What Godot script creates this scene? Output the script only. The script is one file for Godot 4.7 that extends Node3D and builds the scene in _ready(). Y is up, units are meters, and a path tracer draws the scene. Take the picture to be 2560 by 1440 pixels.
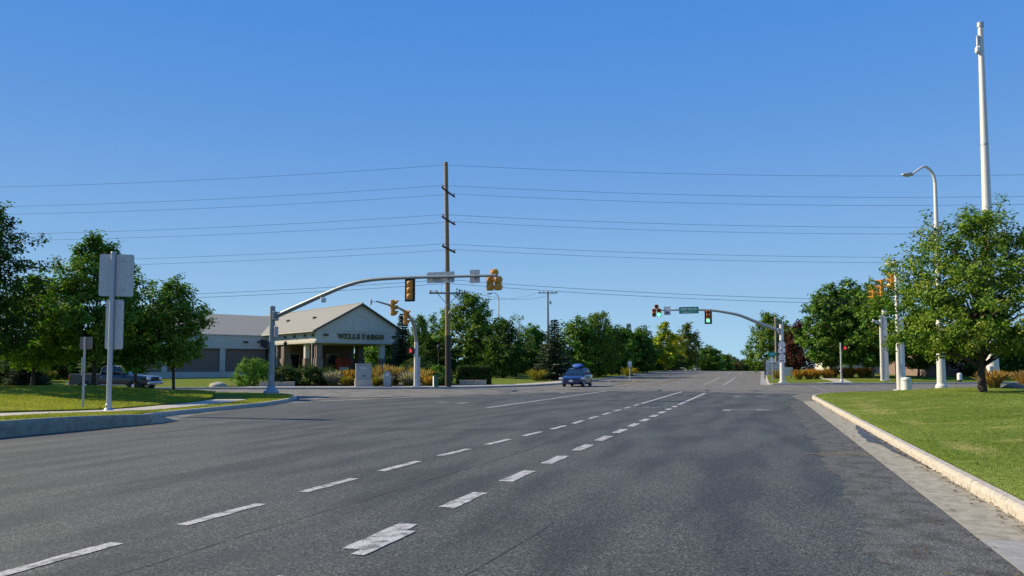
extends Node3D
# A road junction seen from the approach lane. X right, D = distance ahead (-Z), metres.
const SH := 0.31896   # sin and cos of the main road's heading (18.6 degrees right of the view)
const CH := 0.94777
var rng := RandomNumberGenerator.new()
var M := {}
var used := {}
var noise := FastNoiseLite.new()
var poly_r: PackedVector2Array
var poly_l: PackedVector2Array
var poly_lm: PackedVector2Array
var poly_fl: PackedVector2Array
var poly_fr: PackedVector2Array

# ---------------------------------------------------------------- mesh builder
class MB:
	var v := PackedVector3Array()
	var n := PackedVector3Array()
	var c := PackedColorArray()
	var uv := PackedVector2Array()
	var ix := PackedInt32Array()
	var uv2 := PackedVector2Array()
	var col := Color.WHITE
	func vert(p: Vector3, nn: Vector3, t := Vector2.ZERO) -> int:
		v.append(p); n.append(nn); c.append(col); uv.append(t)
		return v.size() - 1
	func tri(a: Vector3, b: Vector3, d: Vector3) -> void:
		var nn := (d - a).cross(b - a).normalized()
		var k := vert(a, nn); vert(b, nn); vert(d, nn)
		ix.append_array(PackedInt32Array([k, k + 1, k + 2]))
	func tri_out(a: Vector3, b: Vector3, d: Vector3, mid: Vector3) -> void:
		if (d - a).cross(b - a).dot((a + b + d) / 3.0 - mid) < 0: tri(a, d, b)
		else: tri(a, b, d)
	func quad(a: Vector3, b: Vector3, d: Vector3, e: Vector3) -> void:
		tri(a, b, d); tri(a, d, e)
	func quad_out(a: Vector3, b: Vector3, d: Vector3, e: Vector3, mid: Vector3) -> void:
		tri_out(a, b, d, mid); tri_out(a, d, e, mid)
	func box(at: Vector3, size: Vector3, bevel := 0.0, basis := Basis()) -> MB:
		var h := size / 2.0
		var b := minf(bevel, minf(h.x, minf(h.y, h.z)) * 0.9)
		if b <= 0.0:
			for ax in 3:
				for s in [-1.0, 1.0]:
					var o := [(ax + 1) % 3, (ax + 2) % 3]
					var q := []
					for e in [[-1, -1], [1, -1], [1, 1], [-1, 1]]:
						var p := Vector3.ZERO
						p[ax] = s * h[ax]; p[o[0]] = e[0] * h[o[0]]; p[o[1]] = e[1] * h[o[1]]
						q.append(at + basis * p)
					quad_out(q[0], q[1], q[2], q[3], at)
			return self
		var f := func(ax: int, sx: float, sy: float, sz: float) -> Vector3:
			var p := Vector3(sx * (h.x - b), sy * (h.y - b), sz * (h.z - b))
			p[ax] = [sx, sy, sz][ax] * h[ax]
			return at + basis * p
		for ax in 3:
			var o := [(ax + 1) % 3, (ax + 2) % 3]
			for s in [-1.0, 1.0]:
				var q := []
				for e in [[-1, -1], [1, -1], [1, 1], [-1, 1]]:
					var g := [0.0, 0.0, 0.0]
					g[ax] = s; g[o[0]] = e[0]; g[o[1]] = e[1]
					q.append(f.call(ax, g[0], g[1], g[2]))
				quad_out(q[0], q[1], q[2], q[3], at)
			for e in [[-1, -1], [1, -1], [1, 1], [-1, 1]]:
				var lo := [0.0, 0.0, 0.0]
				lo[ax] = -1.0; lo[o[0]] = e[0]; lo[o[1]] = e[1]
				var hi := lo.duplicate(); hi[ax] = 1.0
				quad_out(f.call(o[0], lo[0], lo[1], lo[2]), f.call(o[0], hi[0], hi[1], hi[2]), f.call(o[1], hi[0], hi[1], hi[2]), f.call(o[1], lo[0], lo[1], lo[2]), at)
		for sx in [-1.0, 1.0]:
			for sy in [-1.0, 1.0]:
				for sz in [-1.0, 1.0]:
					tri_out(f.call(0, sx, sy, sz), f.call(1, sx, sy, sz), f.call(2, sx, sy, sz), at)
		return self
	func tube(pts: Array, radii: Array, sides := 10, caps := true) -> MB:
		var up := Vector3.UP
		var first := v.size()
		var prev := Vector3.ZERO
		var run := 0.0
		for i in pts.size():
			var d: Vector3 = (pts[mini(i + 1, pts.size() - 1)] - pts[maxi(i - 1, 0)]).normalized()
			if i == 0:
				up = Vector3.RIGHT if absf(d.dot(Vector3.UP)) > 0.9 else Vector3.UP
				prev = (up - d * up.dot(d)).normalized()
			else:
				prev = (prev - d * prev.dot(d)).normalized()
				run += (pts[i] - pts[i - 1]).length()
			var side := d.cross(prev)
			var r: float = radii[mini(i, radii.size() - 1)]
			for k in sides + 1:
				var a := TAU * k / sides
				var o := prev * cos(a) + side * sin(a)
				vert(pts[i] + o * r, o, Vector2(float(k) / sides, run))
		for i in pts.size() - 1:
			for k in sides:
				var a := first + i * (sides + 1) + k
				var b := a + sides + 1
				ix.append_array(PackedInt32Array([a, b, a + 1, a + 1, b, b + 1]))
		if caps:
			for e in [0, pts.size() - 1]:
				var dd: Vector3 = (pts[0] - pts[1]).normalized() if e == 0 else (pts[e] - pts[e - 1]).normalized()
				var m := vert(pts[e], dd)
				for k in sides + 1:
					vert(v[first + e * (sides + 1) + k], dd)
				for k in sides:
					if e == 0: ix.append_array(PackedInt32Array([m, m + 1 + k, m + 2 + k]))
					else: ix.append_array(PackedInt32Array([m, m + 2 + k, m + 1 + k]))
		return self
	func lathe(prof: Array, sides := 16, xf := Transform3D()) -> MB:
		# prof: Vector2(radius, y) from bottom to top, about the local y axis
		for i in prof.size() - 1:
			var a: Vector2 = prof[i]
			var b: Vector2 = prof[i + 1]
			var nn := Vector2(b.y - a.y, a.x - b.x).normalized()
			var first := v.size()
			for k in sides + 1:
				var t := TAU * k / sides
				var d := Vector3(cos(t), 0, sin(t))
				var nrm := (xf.basis * (d * nn.x + Vector3.UP * nn.y)).normalized()
				vert(xf * (d * a.x + Vector3.UP * a.y), nrm)
				vert(xf * (d * b.x + Vector3.UP * b.y), nrm)
			for k in sides:
				var q := first + 2 * k
				ix.append_array(PackedInt32Array([q, q + 2, q + 1, q + 2, q + 3, q + 1]))
		return self
	func extrude(poly: PackedVector2Array, depth: float, xf := Transform3D()) -> MB:
		# polygon in local xy, from z = 0 to z = depth
		var t := Geometry2D.triangulate_polygon(poly)
		var mid := Vector3.ZERO
		for p in poly: mid += Vector3(p.x, p.y, 0) / poly.size()
		var up := xf.basis.z.normalized()
		for i in range(0, t.size(), 3):
			for z in [0.0, depth]:
				var a := xf * Vector3(poly[t[i]].x, poly[t[i]].y, z)
				var b := xf * Vector3(poly[t[i + 1]].x, poly[t[i + 1]].y, z)
				var d := xf * Vector3(poly[t[i + 2]].x, poly[t[i + 2]].y, z)
				var w := up * (1.0 if (z == 0.0) == (depth < 0.0) else -1.0)
				if (d - a).cross(b - a).dot(w) < 0: tri(a, d, b)
				else: tri(a, b, d)
		var turn := 1.0 if Geometry2D.is_polygon_clockwise(poly) else -1.0
		for i in poly.size():
			var p := poly[i]
			var q := poly[(i + 1) % poly.size()]
			var o := xf.basis * (Vector3(-(q.y - p.y), q.x - p.x, 0) * turn)
			var a := xf * Vector3(p.x, p.y, 0)
			var b := xf * Vector3(q.x, q.y, 0)
			var d := xf * Vector3(q.x, q.y, depth)
			var e := xf * Vector3(p.x, p.y, depth)
			if (d - a).cross(b - a).dot(o) < 0: quad(a, e, d, b)
			else: quad(a, b, d, e)
		return self
	func loft(rings: Array, closed := true, caps := true) -> MB:
		# rings of equal point counts, smooth
		var first := v.size()
		var m: int = rings[0].size()
		for r in rings:
			for p in r: vert(p, Vector3.ZERO)
		var mid := Vector3.ZERO
		for r in rings:
			for p in r: mid += p
		mid /= float(rings.size() * m)
		var start := ix.size()
		for i in rings.size() - 1:
			for k in (m if closed else m - 1):
				var a := first + i * m + k
				var b := first + i * m + (k + 1) % m
				ix.append_array(PackedInt32Array([a, b, a + m, b, b + m, a + m]))
		var tot := 0.0
		for i in range(start, ix.size(), 3):
			var fn := (v[ix[i + 2]] - v[ix[i]]).cross(v[ix[i + 1]] - v[ix[i]])
			tot += fn.dot((v[ix[i]] + v[ix[i + 1]] + v[ix[i + 2]]) / 3.0 - mid)
		if tot < 0:
			for i in range(start, ix.size(), 3):
				var q := ix[i + 1]; ix[i + 1] = ix[i + 2]; ix[i + 2] = q
		for i in range(start, ix.size(), 3):
			var fn := (v[ix[i + 2]] - v[ix[i]]).cross(v[ix[i + 1]] - v[ix[i]])
			for k in 3: n[ix[i + k]] += fn
		for i in range(first, v.size()): n[i] = n[i].normalized()
		if caps:
			for e in [0, rings.size() - 1]:
				var cen := Vector3.ZERO
				for p in rings[e]: cen += p / m
				for k in m:
					tri_out(cen, rings[e][k], rings[e][(k + 1) % m], mid)
		return self
	func mesh() -> ArrayMesh:
		var a := []
		a.resize(Mesh.ARRAY_MAX)
		a[Mesh.ARRAY_VERTEX] = v; a[Mesh.ARRAY_NORMAL] = n; a[Mesh.ARRAY_COLOR] = c; a[Mesh.ARRAY_TEX_UV] = uv; a[Mesh.ARRAY_INDEX] = ix
		if uv2.size() == v.size(): a[Mesh.ARRAY_TEX_UV2] = uv2
		var m := ArrayMesh.new()
		m.add_surface_from_arrays(Mesh.PRIMITIVE_TRIANGLES, a)
		return m

# ---------------------------------------------------------------- naming
func numbered(s: String) -> String:
	used[s] = used.get(s, -1) + 1
	return s if used[s] == 0 else "%s_%03d" % [s, used[s]]
func tag(o: Node, label: String, category := "", group := "") -> Node:
	o.set_meta("label", label)
	if category: o.set_meta("category", category)
	if group: o.set_meta("group", group)
	return o
func thing(called: String, label: String, category: String, at := Vector3.ZERO, turn := 0.0, group := "") -> Node3D:
	var o := Node3D.new()
	o.name = numbered(called)
	add_child(o)
	o.position = at; o.rotation.y = turn
	tag(o, label, category, group)
	return o
func part(called: String, m: Mesh, mat: Material, parent: Node, at := Vector3.ZERO, turn := 0.0) -> MeshInstance3D:
	var o := MeshInstance3D.new()
	o.name = called if parent != self else numbered(called)
	o.mesh = m
	o.material_override = mat
	o.position = at; o.rotation.y = turn
	parent.add_child(o, true)
	return o
func setting(called: String, m: Mesh, mat: Material, parent: Node = self) -> MeshInstance3D:
	var o := part(called, m, mat, parent)
	o.set_meta("kind", "structure")
	return o
func set_node(called: String) -> Node3D:
	var o := Node3D.new()
	o.name = numbered(called)
	o.set_meta("kind", "structure")
	add_child(o)
	return o
func dup(src: Node3D, at: Vector3, turn: float, sc: Vector3, label: String, group := "") -> Node3D:
	var o: Node3D = src.duplicate()
	o.name = numbered(str(src.get_meta("base")) if src.has_meta("base") else str(src.name))
	add_child(o)
	o.position = at; o.rotation = Vector3(0, turn, 0); o.scale = sc
	o.set_meta("label", label)
	if group: o.set_meta("group", group)
	return o

# ---------------------------------------------------------------- materials
func L(r: float, g: float, b: float, a := 1.0) -> Color:
	var c := Color(r, g, b).linear_to_srgb()
	c.a = a
	return c
func mat(c: Color, rough := 0.8, metal := 0.0, spec := 0.5) -> StandardMaterial3D:
	var m := StandardMaterial3D.new()
	m.albedo_color = c; m.roughness = rough; m.metallic = metal; m.metallic_specular = spec
	return m
func tex(kind: int, freq: float, cols: Array, offs: Array, size := 512, seed_ := 1, oct := 4, normalize := true) -> NoiseTexture2D:
	var f := FastNoiseLite.new()
	f.noise_type = kind; f.frequency = freq; f.seed = seed_
	f.fractal_type = FastNoiseLite.FRACTAL_FBM if oct > 1 else FastNoiseLite.FRACTAL_NONE
	f.fractal_octaves = oct
	var g := Gradient.new()
	g.offsets = PackedFloat32Array(offs); g.colors = PackedColorArray(cols)
	var t := NoiseTexture2D.new()
	t.width = size; t.height = size; t.seamless = true; t.noise = f; t.color_ramp = g; t.normalize = normalize
	return t
func textured(t: Texture2D, metres: float, rough := 0.85, world := true) -> StandardMaterial3D:
	var m := mat(Color.WHITE, rough)
	m.albedo_texture = t
	m.uv1_triplanar = true; m.uv1_world_triplanar = world
	m.uv1_scale = Vector3.ONE / metres
	return m
func overlay(m: StandardMaterial3D, t: Texture2D, metres: float) -> void:
	m.detail_enabled = true; m.detail_albedo = t; m.detail_blend_mode = BaseMaterial3D.BLEND_MODE_MUL
	m.detail_uv_layer = BaseMaterial3D.DETAIL_UV_2
	m.uv2_triplanar = true; m.uv2_world_triplanar = true; m.uv2_scale = Vector3.ONE / metres
func leaf_mat(c: Color, back: Color) -> StandardMaterial3D:
	var m := mat(c, 0.7, 0.0, 0.22)
	m.vertex_color_use_as_albedo = true
	m.backlight_enabled = true; m.backlight = back
	return m
func grey(x: float) -> Color:
	return Color(x, x, x)
func make_materials() -> void:
	var S := FastNoiseLite.TYPE_SIMPLEX_SMOOTH
	var V := FastNoiseLite.TYPE_VALUE
	var C := FastNoiseLite.TYPE_CELLULAR
	var patch := tex(S, 0.012, [Color(0.74, 0.76, 0.80), Color(0.90, 0.90, 0.90), Color(1.0, 0.98, 0.95)], [0.2, 0.5, 0.85], 512, 7, 5)
	var patch2 := tex(S, 0.02, [Color(0.78, 0.77, 0.75), grey(0.95), grey(1.0)], [0.25, 0.5, 0.8], 512, 17, 5)
	# asphalt: dark binder with pale stones
	var a1 := tex(V, 0.33, [L(.012, .015, .016), L(.042, .051, .051), L(.072, .086, .084), L(.25, .265, .245)], [0.14, 0.42, 0.62, 0.92], 1024, 3, 2)
	M.asphalt = textured(a1, 4.3, 0.88)
	overlay(M.asphalt, tex(S, 0.012, [Color(0.70, 0.72, 0.75), Color(0.89, 0.89, 0.89), Color(1.0, 0.985, 0.96)], [0.22, 0.5, 0.82], 512, 7, 6), 13.0)
	# traffic wear runs along the lanes
	M.asphalt.uv2_triplanar = false; M.asphalt.uv2_scale = Vector3(1.0 / 7.5, 1.0 / 34.0, 1.0)
	M.asphalt.heightmap_enabled = true; M.asphalt.heightmap_texture = tex(V, 0.33, [grey(0), grey(1)], [0.1, 0.9], 1024, 3, 2); M.asphalt.heightmap_scale = 0.35
	var a2 := tex(V, 0.3, [L(.082, .078, .066), L(.138, .132, .112), L(.182, .173, .148), L(.27, .26, .225)], [0.1, 0.42, 0.62, 0.93], 1024, 4, 2)
	M.old_asphalt = textured(a2, 6.0, 0.9)
	overlay(M.old_asphalt, patch2, 17.0)
	var a3 := tex(V, 0.33, [L(.024, .026, .025), L(.068, .071, .067), L(.112, .114, .106), L(.33, .32, .29)], [0.1, 0.42, 0.62, 0.93], 1024, 5, 2)
	M.edge_asphalt = textured(a3, 3.1, 0.92)
	overlay(M.edge_asphalt, patch2, 5.0)
	M.edge_asphalt.heightmap_enabled = true; M.edge_asphalt.heightmap_texture = tex(V, 0.33, [grey(0), grey(1)], [0.1, 0.9], 1024, 5, 2); M.edge_asphalt.heightmap_scale = 0.6
	M.strip_dark = mat(L(.034, .034, .036), 0.8)
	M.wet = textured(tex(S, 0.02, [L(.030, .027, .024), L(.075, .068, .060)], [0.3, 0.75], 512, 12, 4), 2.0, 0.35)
	# concrete
	var c1 := tex(S, 0.03, [L(.27, .24, .195), L(.46, .415, .34), L(.56, .51, .425)], [0.12, 0.42, 0.8], 512, 21, 5)
	var fine := tex(V, 0.3, [grey(0.72), grey(0.94), grey(1.0)], [0.08, 0.35, 0.8], 512, 22, 3)
	M.kerb = textured(c1, 1.7, 0.9); overlay(M.kerb, fine, 0.9)
	var c2 := tex(S, 0.02, [L(.24, .222, .165), L(.32, .295, .225), L(.37, .345, .27)], [0.2, 0.5, 0.8], 512, 23, 5)
	M.gutter = textured(c2, 2.6, 0.9); overlay(M.gutter, fine, 1.1)
	M.gutter_pale = textured(tex(S, 0.03, [L(.27, .265, .25), L(.34, .335, .315)], [0.25, 0.75], 256, 24, 4), 2.0, 0.9); overlay(M.gutter_pale, fine, 1.1)
	M.walk = textured(tex(S, 0.02, [L(.33, .30, .25), L(.43, .395, .335), L(.48, .44, .38)], [0.2, 0.5, 0.8], 512, 25, 5), 3.0, 0.9); overlay(M.walk, fine, 1.0)
	# paint
	M.paint = textured(tex(V, 0.16, [L(.07, .07, .07), L(.34, .34, .335), L(.50, .50, .49)], [0.12, 0.32, 0.62], 512, 31, 3), 1.1, 0.75)
	overlay(M.paint, tex(S, 0.03, [grey(0.62), grey(0.93), grey(1.0)], [0.2, 0.45, 0.75], 256, 34, 4), 1.7)
	M.paint_worn = textured(tex(V, 0.16, [L(.085, .085, .085), L(.14, .138, .132), L(.36, .355, .34)], [0.25, 0.5, 0.8], 512, 32, 3), 1.3, 0.8)
	M.paint_yellow = textured(tex(V, 0.1, [L(.10, .098, .09), L(.22, .17, .075), L(.46, .31, .08)], [0.25, 0.5, 0.85], 512, 33, 3), 1.6, 0.8)
	# ground cover
	var g1 := tex(S, 0.02, [L(.11, .165, .022), L(.16, .21, .034), L(.21, .24, .05)], [0.2, 0.5, 0.8], 512, 41, 5)
	M.lawn = textured(g1, 5.0, 0.95); M.lawn.metallic_specular = 0.12
	overlay(M.lawn, tex(V, 0.25, [grey(0.5), grey(0.9), grey(1.0)], [0.1, 0.45, 0.9], 512, 42, 3), 1.3)
	M.earth = textured(tex(S, 0.02, [L(.12, .105, .06), L(.17, .15, .075)], [0.2, 0.8], 256, 43, 4), 20.0, 0.95)
	M.mulch = textured(tex(V, 0.2, [L(.035, .025, .017), L(.085, .06, .04)], [0.2, 0.8], 256, 44, 3), 0.8, 0.95)
	M.blade = leaf_mat(Color.WHITE, Color(0.9, 0.95, 0.6))
	M.leaf = leaf_mat(Color.WHITE, Color(0.62, 0.8, 0.25))
	M.needle = leaf_mat(Color.WHITE, Color(0.08, 0.1, 0.06))
	M.bark = textured(tex(S, 0.05, [L(.035, .025, .018), L(.10, .075, .055)], [0.25, 0.8], 256, 51, 4), 0.5, 0.95, false)
	M.bark_pale = textured(tex(S, 0.05, [L(.09, .07, .05), L(.20, .165, .12)], [0.25, 0.8], 256, 52, 4), 0.5, 0.95, false)
	var wood := tex(S, 0.03, [L(.16, .105, .045), L(.29, .20, .095), L(.38, .275, .14)], [0.2, 0.5, 0.85], 512, 53, 5)
	M.wood = textured(wood, 1.0, 0.85); M.wood.uv1_scale = Vector3(2.2, 0.25, 2.2)
	M.wood_dark = textured(tex(S, 0.03, [L(.035, .028, .022), L(.08, .062, .045)], [0.2, 0.8], 256, 54, 4), 0.7, 0.9)
	M.wood_grey = textured(tex(S, 0.03, [L(.20, .165, .125), L(.31, .27, .215)], [0.2, 0.8], 256, 55, 4), 0.7, 0.9)
	# metals and paints
	M.galv = textured(tex(S, 0.05, [L(.40, .41, .42), L(.50, .505, .51)], [0.2, 0.8], 256, 61, 4), 0.8, 0.5)
	M.galv.metallic = 0.35
	M.steel_white = textured(tex(S, 0.03, [L(.62, .58, .54), L(.72, .69, .65)], [0.2, 0.8], 256, 62, 4), 1.5, 0.5)
	M.steel_white.metallic = 0.1
	M.mast_grey = textured(tex(S, 0.04, [L(.24, .27, .265), L(.31, .34, .33)], [0.2, 0.8], 256, 63, 4), 1.2, 0.45)
	M.mast_grey.metallic = 0.25
	M.sign_back = textured(tex(S, 0.03, [L(.42, .41, .40), L(.52, .51, .50)], [0.2, 0.8], 256, 64, 4), 0.9, 0.4)
	M.sign_back.metallic = 0.3
	M.sign_brown = mat(L(.21, .16, .125), 0.7)
	M.sign_white = mat(L(.72, .72, .72), 0.5)
	M.sign_green = mat(L(.008, .27, .18), 0.45)
	M.black = mat(L(.014, .014, .015), 0.55)
	M.black_matt = mat(L(.02, .02, .021), 0.9)
	M.yellow = textured(tex(S, 0.03, [L(.58, .235, .022), L(.72, .33, .035)], [0.2, 0.8], 256, 65, 4), 0.7, 0.5)
	M.lens_red = mat(L(.10, .012, .010), 0.25)
	M.lens_amber = mat(L(.16, .06, .008), 0.25)
	M.lens_green_off = mat(L(.008, .04, .03), 0.25)
	M.lens_green = mat(L(.05, .6, .4), 0.3)
	M.lens_green.emission_enabled = true; M.lens_green.emission = L(.10, 1.0, .62); M.lens_green.emission_energy_multiplier = 1.6
	M.hand_red = mat(L(.5, .04, .03), 0.4)
	M.hand_red.emission_enabled = true; M.hand_red.emission = L(1.0, .07, .05); M.hand_red.emission_energy_multiplier = 0.55
	M.cabinet = textured(tex(S, 0.04, [L(.30, .315, .30), L(.38, .40, .385)], [0.2, 0.8], 256, 66, 4), 0.6, 0.55)
	M.cabinet_base = textured(c1, 1.2, 0.9)
	M.box_white = mat(L(.70, .70, .66), 0.6)
	M.box_green = mat(L(.035, .13, .065), 0.6)
	M.wire = mat(L(.05, .05, .052), 0.6)
	M.ceramic = mat(L(.16, .10, .08), 0.3)
	# building
	var br := tex(C, 0.06, [L(.13, .09, .072), L(.22, .16, .13), L(.30, .23, .19)], [0.15, 0.5, 0.85], 512, 71, 2)
	M.brick = textured(br, 2.6, 0.92)
	M.stucco = textured(tex(S, 0.03, [L(.50, .485, .42), L(.58, .56, .49)], [0.2, 0.8], 256, 72, 4), 2.0, 0.92)
	M.roof = textured(tex(C, 0.05, [L(.20, .197, .17), L(.265, .26, .23), L(.32, .315, .28)], [0.1, 0.5, 0.9], 512, 73, 2), 3.2, 0.95)
	M.trim = mat(L(.46, .44, .39), 0.8)
	M.trim_dark = mat(L(.085, .075, .065), 0.8)
	M.letter = mat(L(.13, .085, .03), 0.5)
	M.glass = mat(L(.012, .016, .020), 0.05)
	M.glass.metallic_specular = 0.7
	M.red_panel = mat(L(.36, .05, .02), 0.6)
	M.stone = textured(tex(C, 0.05, [L(.12, .10, .085), L(.22, .19, .16), L(.30, .27, .23)], [0.1, 0.5, 0.9], 256, 75, 3), 0.7, 0.9)
	M.stone_pale = textured(tex(S, 0.05, [L(.36, .32, .26), L(.50, .45, .37)], [0.1, 0.9], 256, 76, 3), 0.7, 0.9)
	# vehicles
	M.car_blue = mat(L(.007, .016, .085), 0.28); M.car_blue.clearcoat_enabled = true; M.car_blue.clearcoat = 0.8; M.car_blue.clearcoat_roughness = 0.05
	M.car_grey = mat(L(.022, .027, .04), 0.3, 0.1); M.car_grey.clearcoat_enabled = true; M.car_grey.clearcoat = 0.8; M.car_grey.clearcoat_roughness = 0.05
	M.window = mat(L(.012, .016, .022), 0.04); M.window.metallic_specular = 0.8
	M.rubber = mat(L(.02, .02, .02), 0.9)
	M.chrome = mat(L(.62, .62, .63), 0.18, 0.9)
	M.lamp = mat(L(.72, .76, .78), 0.12)
	M.tail = mat(L(.30, .012, .012), 0.25)
	M.tarp = textured(tex(S, 0.03, [L(.02, .07, .28), L(.05, .15, .45)], [0.2, 0.8], 256, 81, 4), 0.8, 0.6)
	M.plate = mat(L(.7, .7, .72), 0.5)
	
# ---------------------------------------------------------------- ground shape
func xd(s: float, t: float) -> Vector2:
	return Vector2(SH * s + CH * t, CH * s - SH * t)
func s_of(x: float, d: float) -> float:
	return SH * x + CH * d
func t_of(x: float, d: float) -> float:
	return CH * x - SH * d
func rise(x: float, d: float) -> float:
	var s := s_of(x, d)
	return 0.75 * smoothstep(62, 150, s) - 2.2 * smoothstep(165, 420, s)
func P(x: float, d: float, y := 0.0) -> Vector3:
	return Vector3(x, y, -d)
func inside(p: Vector2, poly: PackedVector2Array) -> float:
	# signed distance to the outline, positive inside
	var best := INF
	for i in poly.size():
		var q := Geometry2D.get_closest_point_to_segment(p, poly[i], poly[(i + 1) % poly.size()])
		best = minf(best, p.distance_squared_to(q))
	return sqrt(best) * (1.0 if Geometry2D.is_point_in_polygon(p, poly) else -1.0)
func edge_height(x: float, d: float) -> float:
	return lerpf(0.37, 0.14, smoothstep(13, 21, s_of(x, d)))
func h_r(p: Vector2, e: float) -> float:
	return 0.13 + 0.36 * smoothstep(0.3, 6.5, e) + 0.05 * noise.get_noise_2d(p.x * 9, p.y * 9) * smoothstep(0.3, 3, e)
func h_strip(p: Vector2, _e: float) -> float:
	return edge_height(p.x, p.y) - 0.02
func h_lm(p: Vector2, e: float) -> float:
	return edge_height(p.x, p.y) + 0.05 + 0.40 * smoothstep(0.0, 7.0, e) + 0.16 * smoothstep(30.0, 37.0, p.y) + 0.07 * noise.get_noise_2d(p.x * 7, p.y * 7) * smoothstep(0.3, 3, e)
func h_fl(p: Vector2, e: float) -> float:
	return 0.12 + 0.26 * smoothstep(3, 14, e) + rise(p.x, p.y)
func h_fr(p: Vector2, e: float) -> float:
	return 0.13 + 0.24 * smoothstep(1, 10, e) + rise(p.x, p.y)
func gy(x: float, d: float) -> float:
	var p := Vector2(x, d)
	for k in [[poly_r, h_r], [poly_lm, h_lm], [poly_fl, h_fl], [poly_fr, h_fr], [poly_l, h_strip]]:
		if Geometry2D.is_point_in_polygon(p, k[0]):
			return k[1].call(p, inside(p, k[0]))
	return rise(x, d)
func at(x: float, d: float, down := 0.02) -> Vector3:
	return P(x, d, gy(x, d) - down)
func sheet(poly: PackedVector2Array, cell: float, h: Callable, skirt := 0.25, window := Rect2(-200, -20, 600, 600)) -> ArrayMesh:
	# a surface over an outline: grid points near the edge are pulled onto it
	var lo := poly[0]
	var hi := poly[0]
	for p in poly:
		lo = lo.min(p); hi = hi.max(p)
	lo = lo.max(window.position); hi = hi.min(window.end)
	var nx := int(ceil((hi.x - lo.x) / cell)) + 2
	var nd := int(ceil((hi.y - lo.y) / cell)) + 2
	var mb := MB.new()
	var keep := PackedByteArray()
	for j in nd:
		for i in nx:
			var p := lo + Vector2(i - 0.5, j - 0.5) * cell
			var e := inside(p, poly)
			keep.append(1 if e > 0 else 0)
			if e <= 0:
				var best := INF
				var q := p
				for k in poly.size():
					var c := Geometry2D.get_closest_point_to_segment(p, poly[k], poly[(k + 1) % poly.size()])
					if p.distance_squared_to(c) < best:
						best = p.distance_squared_to(c); q = c
				p = q; e = 0.0
			mb.vert(P(p.x, p.y, h.call(p, e)), Vector3.ZERO, p)
	for j in nd - 1:
		for i in nx - 1:
			var a := j * nx + i
			if keep[a] + keep[a + 1] + keep[a + nx] + keep[a + nx + 1] > 0:
				mb.ix.append_array(PackedInt32Array([a, a + nx, a + 1, a + 1, a + nx, a + nx + 1]))
	for i in range(0, mb.ix.size(), 3):
		var fn := (mb.v[mb.ix[i + 2]] - mb.v[mb.ix[i]]).cross(mb.v[mb.ix[i + 1]] - mb.v[mb.ix[i]])
		for k in 3: mb.n[mb.ix[i + k]] += fn
	for i in mb.n.size(): mb.n[i] = mb.n[i].normalized() if mb.n[i].length_squared() > 0 else Vector3.UP
	if skirt > 0:
		for k in poly.size():
			var a := poly[k]
			var b := poly[(k + 1) % poly.size()]
			var m := maxi(1, int(a.distance_to(b) / 2.0))
			for i in mini(m, 200):
				var p := a.lerp(b, float(i) / m)
				var q := a.lerp(b, float(i + 1) / m)
				var pa := P(p.x, p.y, h.call(p, 0.0))
				var qa := P(q.x, q.y, h.call(q, 0.0))
				mb.quad(pa, qa, qa - Vector3(0, skirt, 0), pa - Vector3(0, skirt, 0))
	return mb.mesh()
func flat_poly(poly: PackedVector2Array, y: float) -> ArrayMesh:
	# thin paint or patch: a sheet with its own outline following the road's rise
	var mb := MB.new()
	var t := Geometry2D.triangulate_polygon(poly)
	for p in poly:
		mb.vert(P(p.x, p.y, rise(p.x, p.y) + y), Vector3.UP, p)
		mb.uv2.append(Vector2(t_of(p.x, p.y), s_of(p.x, p.y)))
	for i in range(0, t.size(), 3):
		var a := poly[t[i]]
		var b := poly[t[i + 1]]
		var c := poly[t[i + 2]]
		if (b - a).cross(c - a) > 0: mb.ix.append_array(PackedInt32Array([t[i], t[i + 2], t[i + 1]]))
		else: mb.ix.append_array(PackedInt32Array([t[i], t[i + 1], t[i + 2]]))
	return mb.mesh()
func ribbon(pts: Array, width: float, y: float, rough := 0.0, step := 0.5) -> ArrayMesh:
	# a line with slightly ragged edges, pts are Vector2(x, d)
	var mb := MB.new()
	var line := []
	for i in pts.size() - 1:
		var m := maxi(1, int(pts[i].distance_to(pts[i + 1]) / step))
		for k in m: line.append(pts[i].lerp(pts[i + 1], float(k) / m))
	line.append(pts[-1])
	for i in line.size():
		var d: Vector2 = (line[mini(i + 1, line.size() - 1)] - line[maxi(i - 1, 0)]).normalized()
		var o := Vector2(d.y, -d.x)
		for sgn in [-1.0, 1.0]:
			var q: Vector2 = line[i] + o * sgn * (width / 2 + rng.randf_range(-rough, rough))
			mb.vert(P(q.x, q.y, rise(q.x, q.y) + y), Vector3.UP, q)
	for i in line.size() - 1:
		var a := i * 2
		mb.ix.append_array(PackedInt32Array([a, a + 2, a + 1, a + 1, a + 2, a + 3]))
	return mb.mesh()

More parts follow.
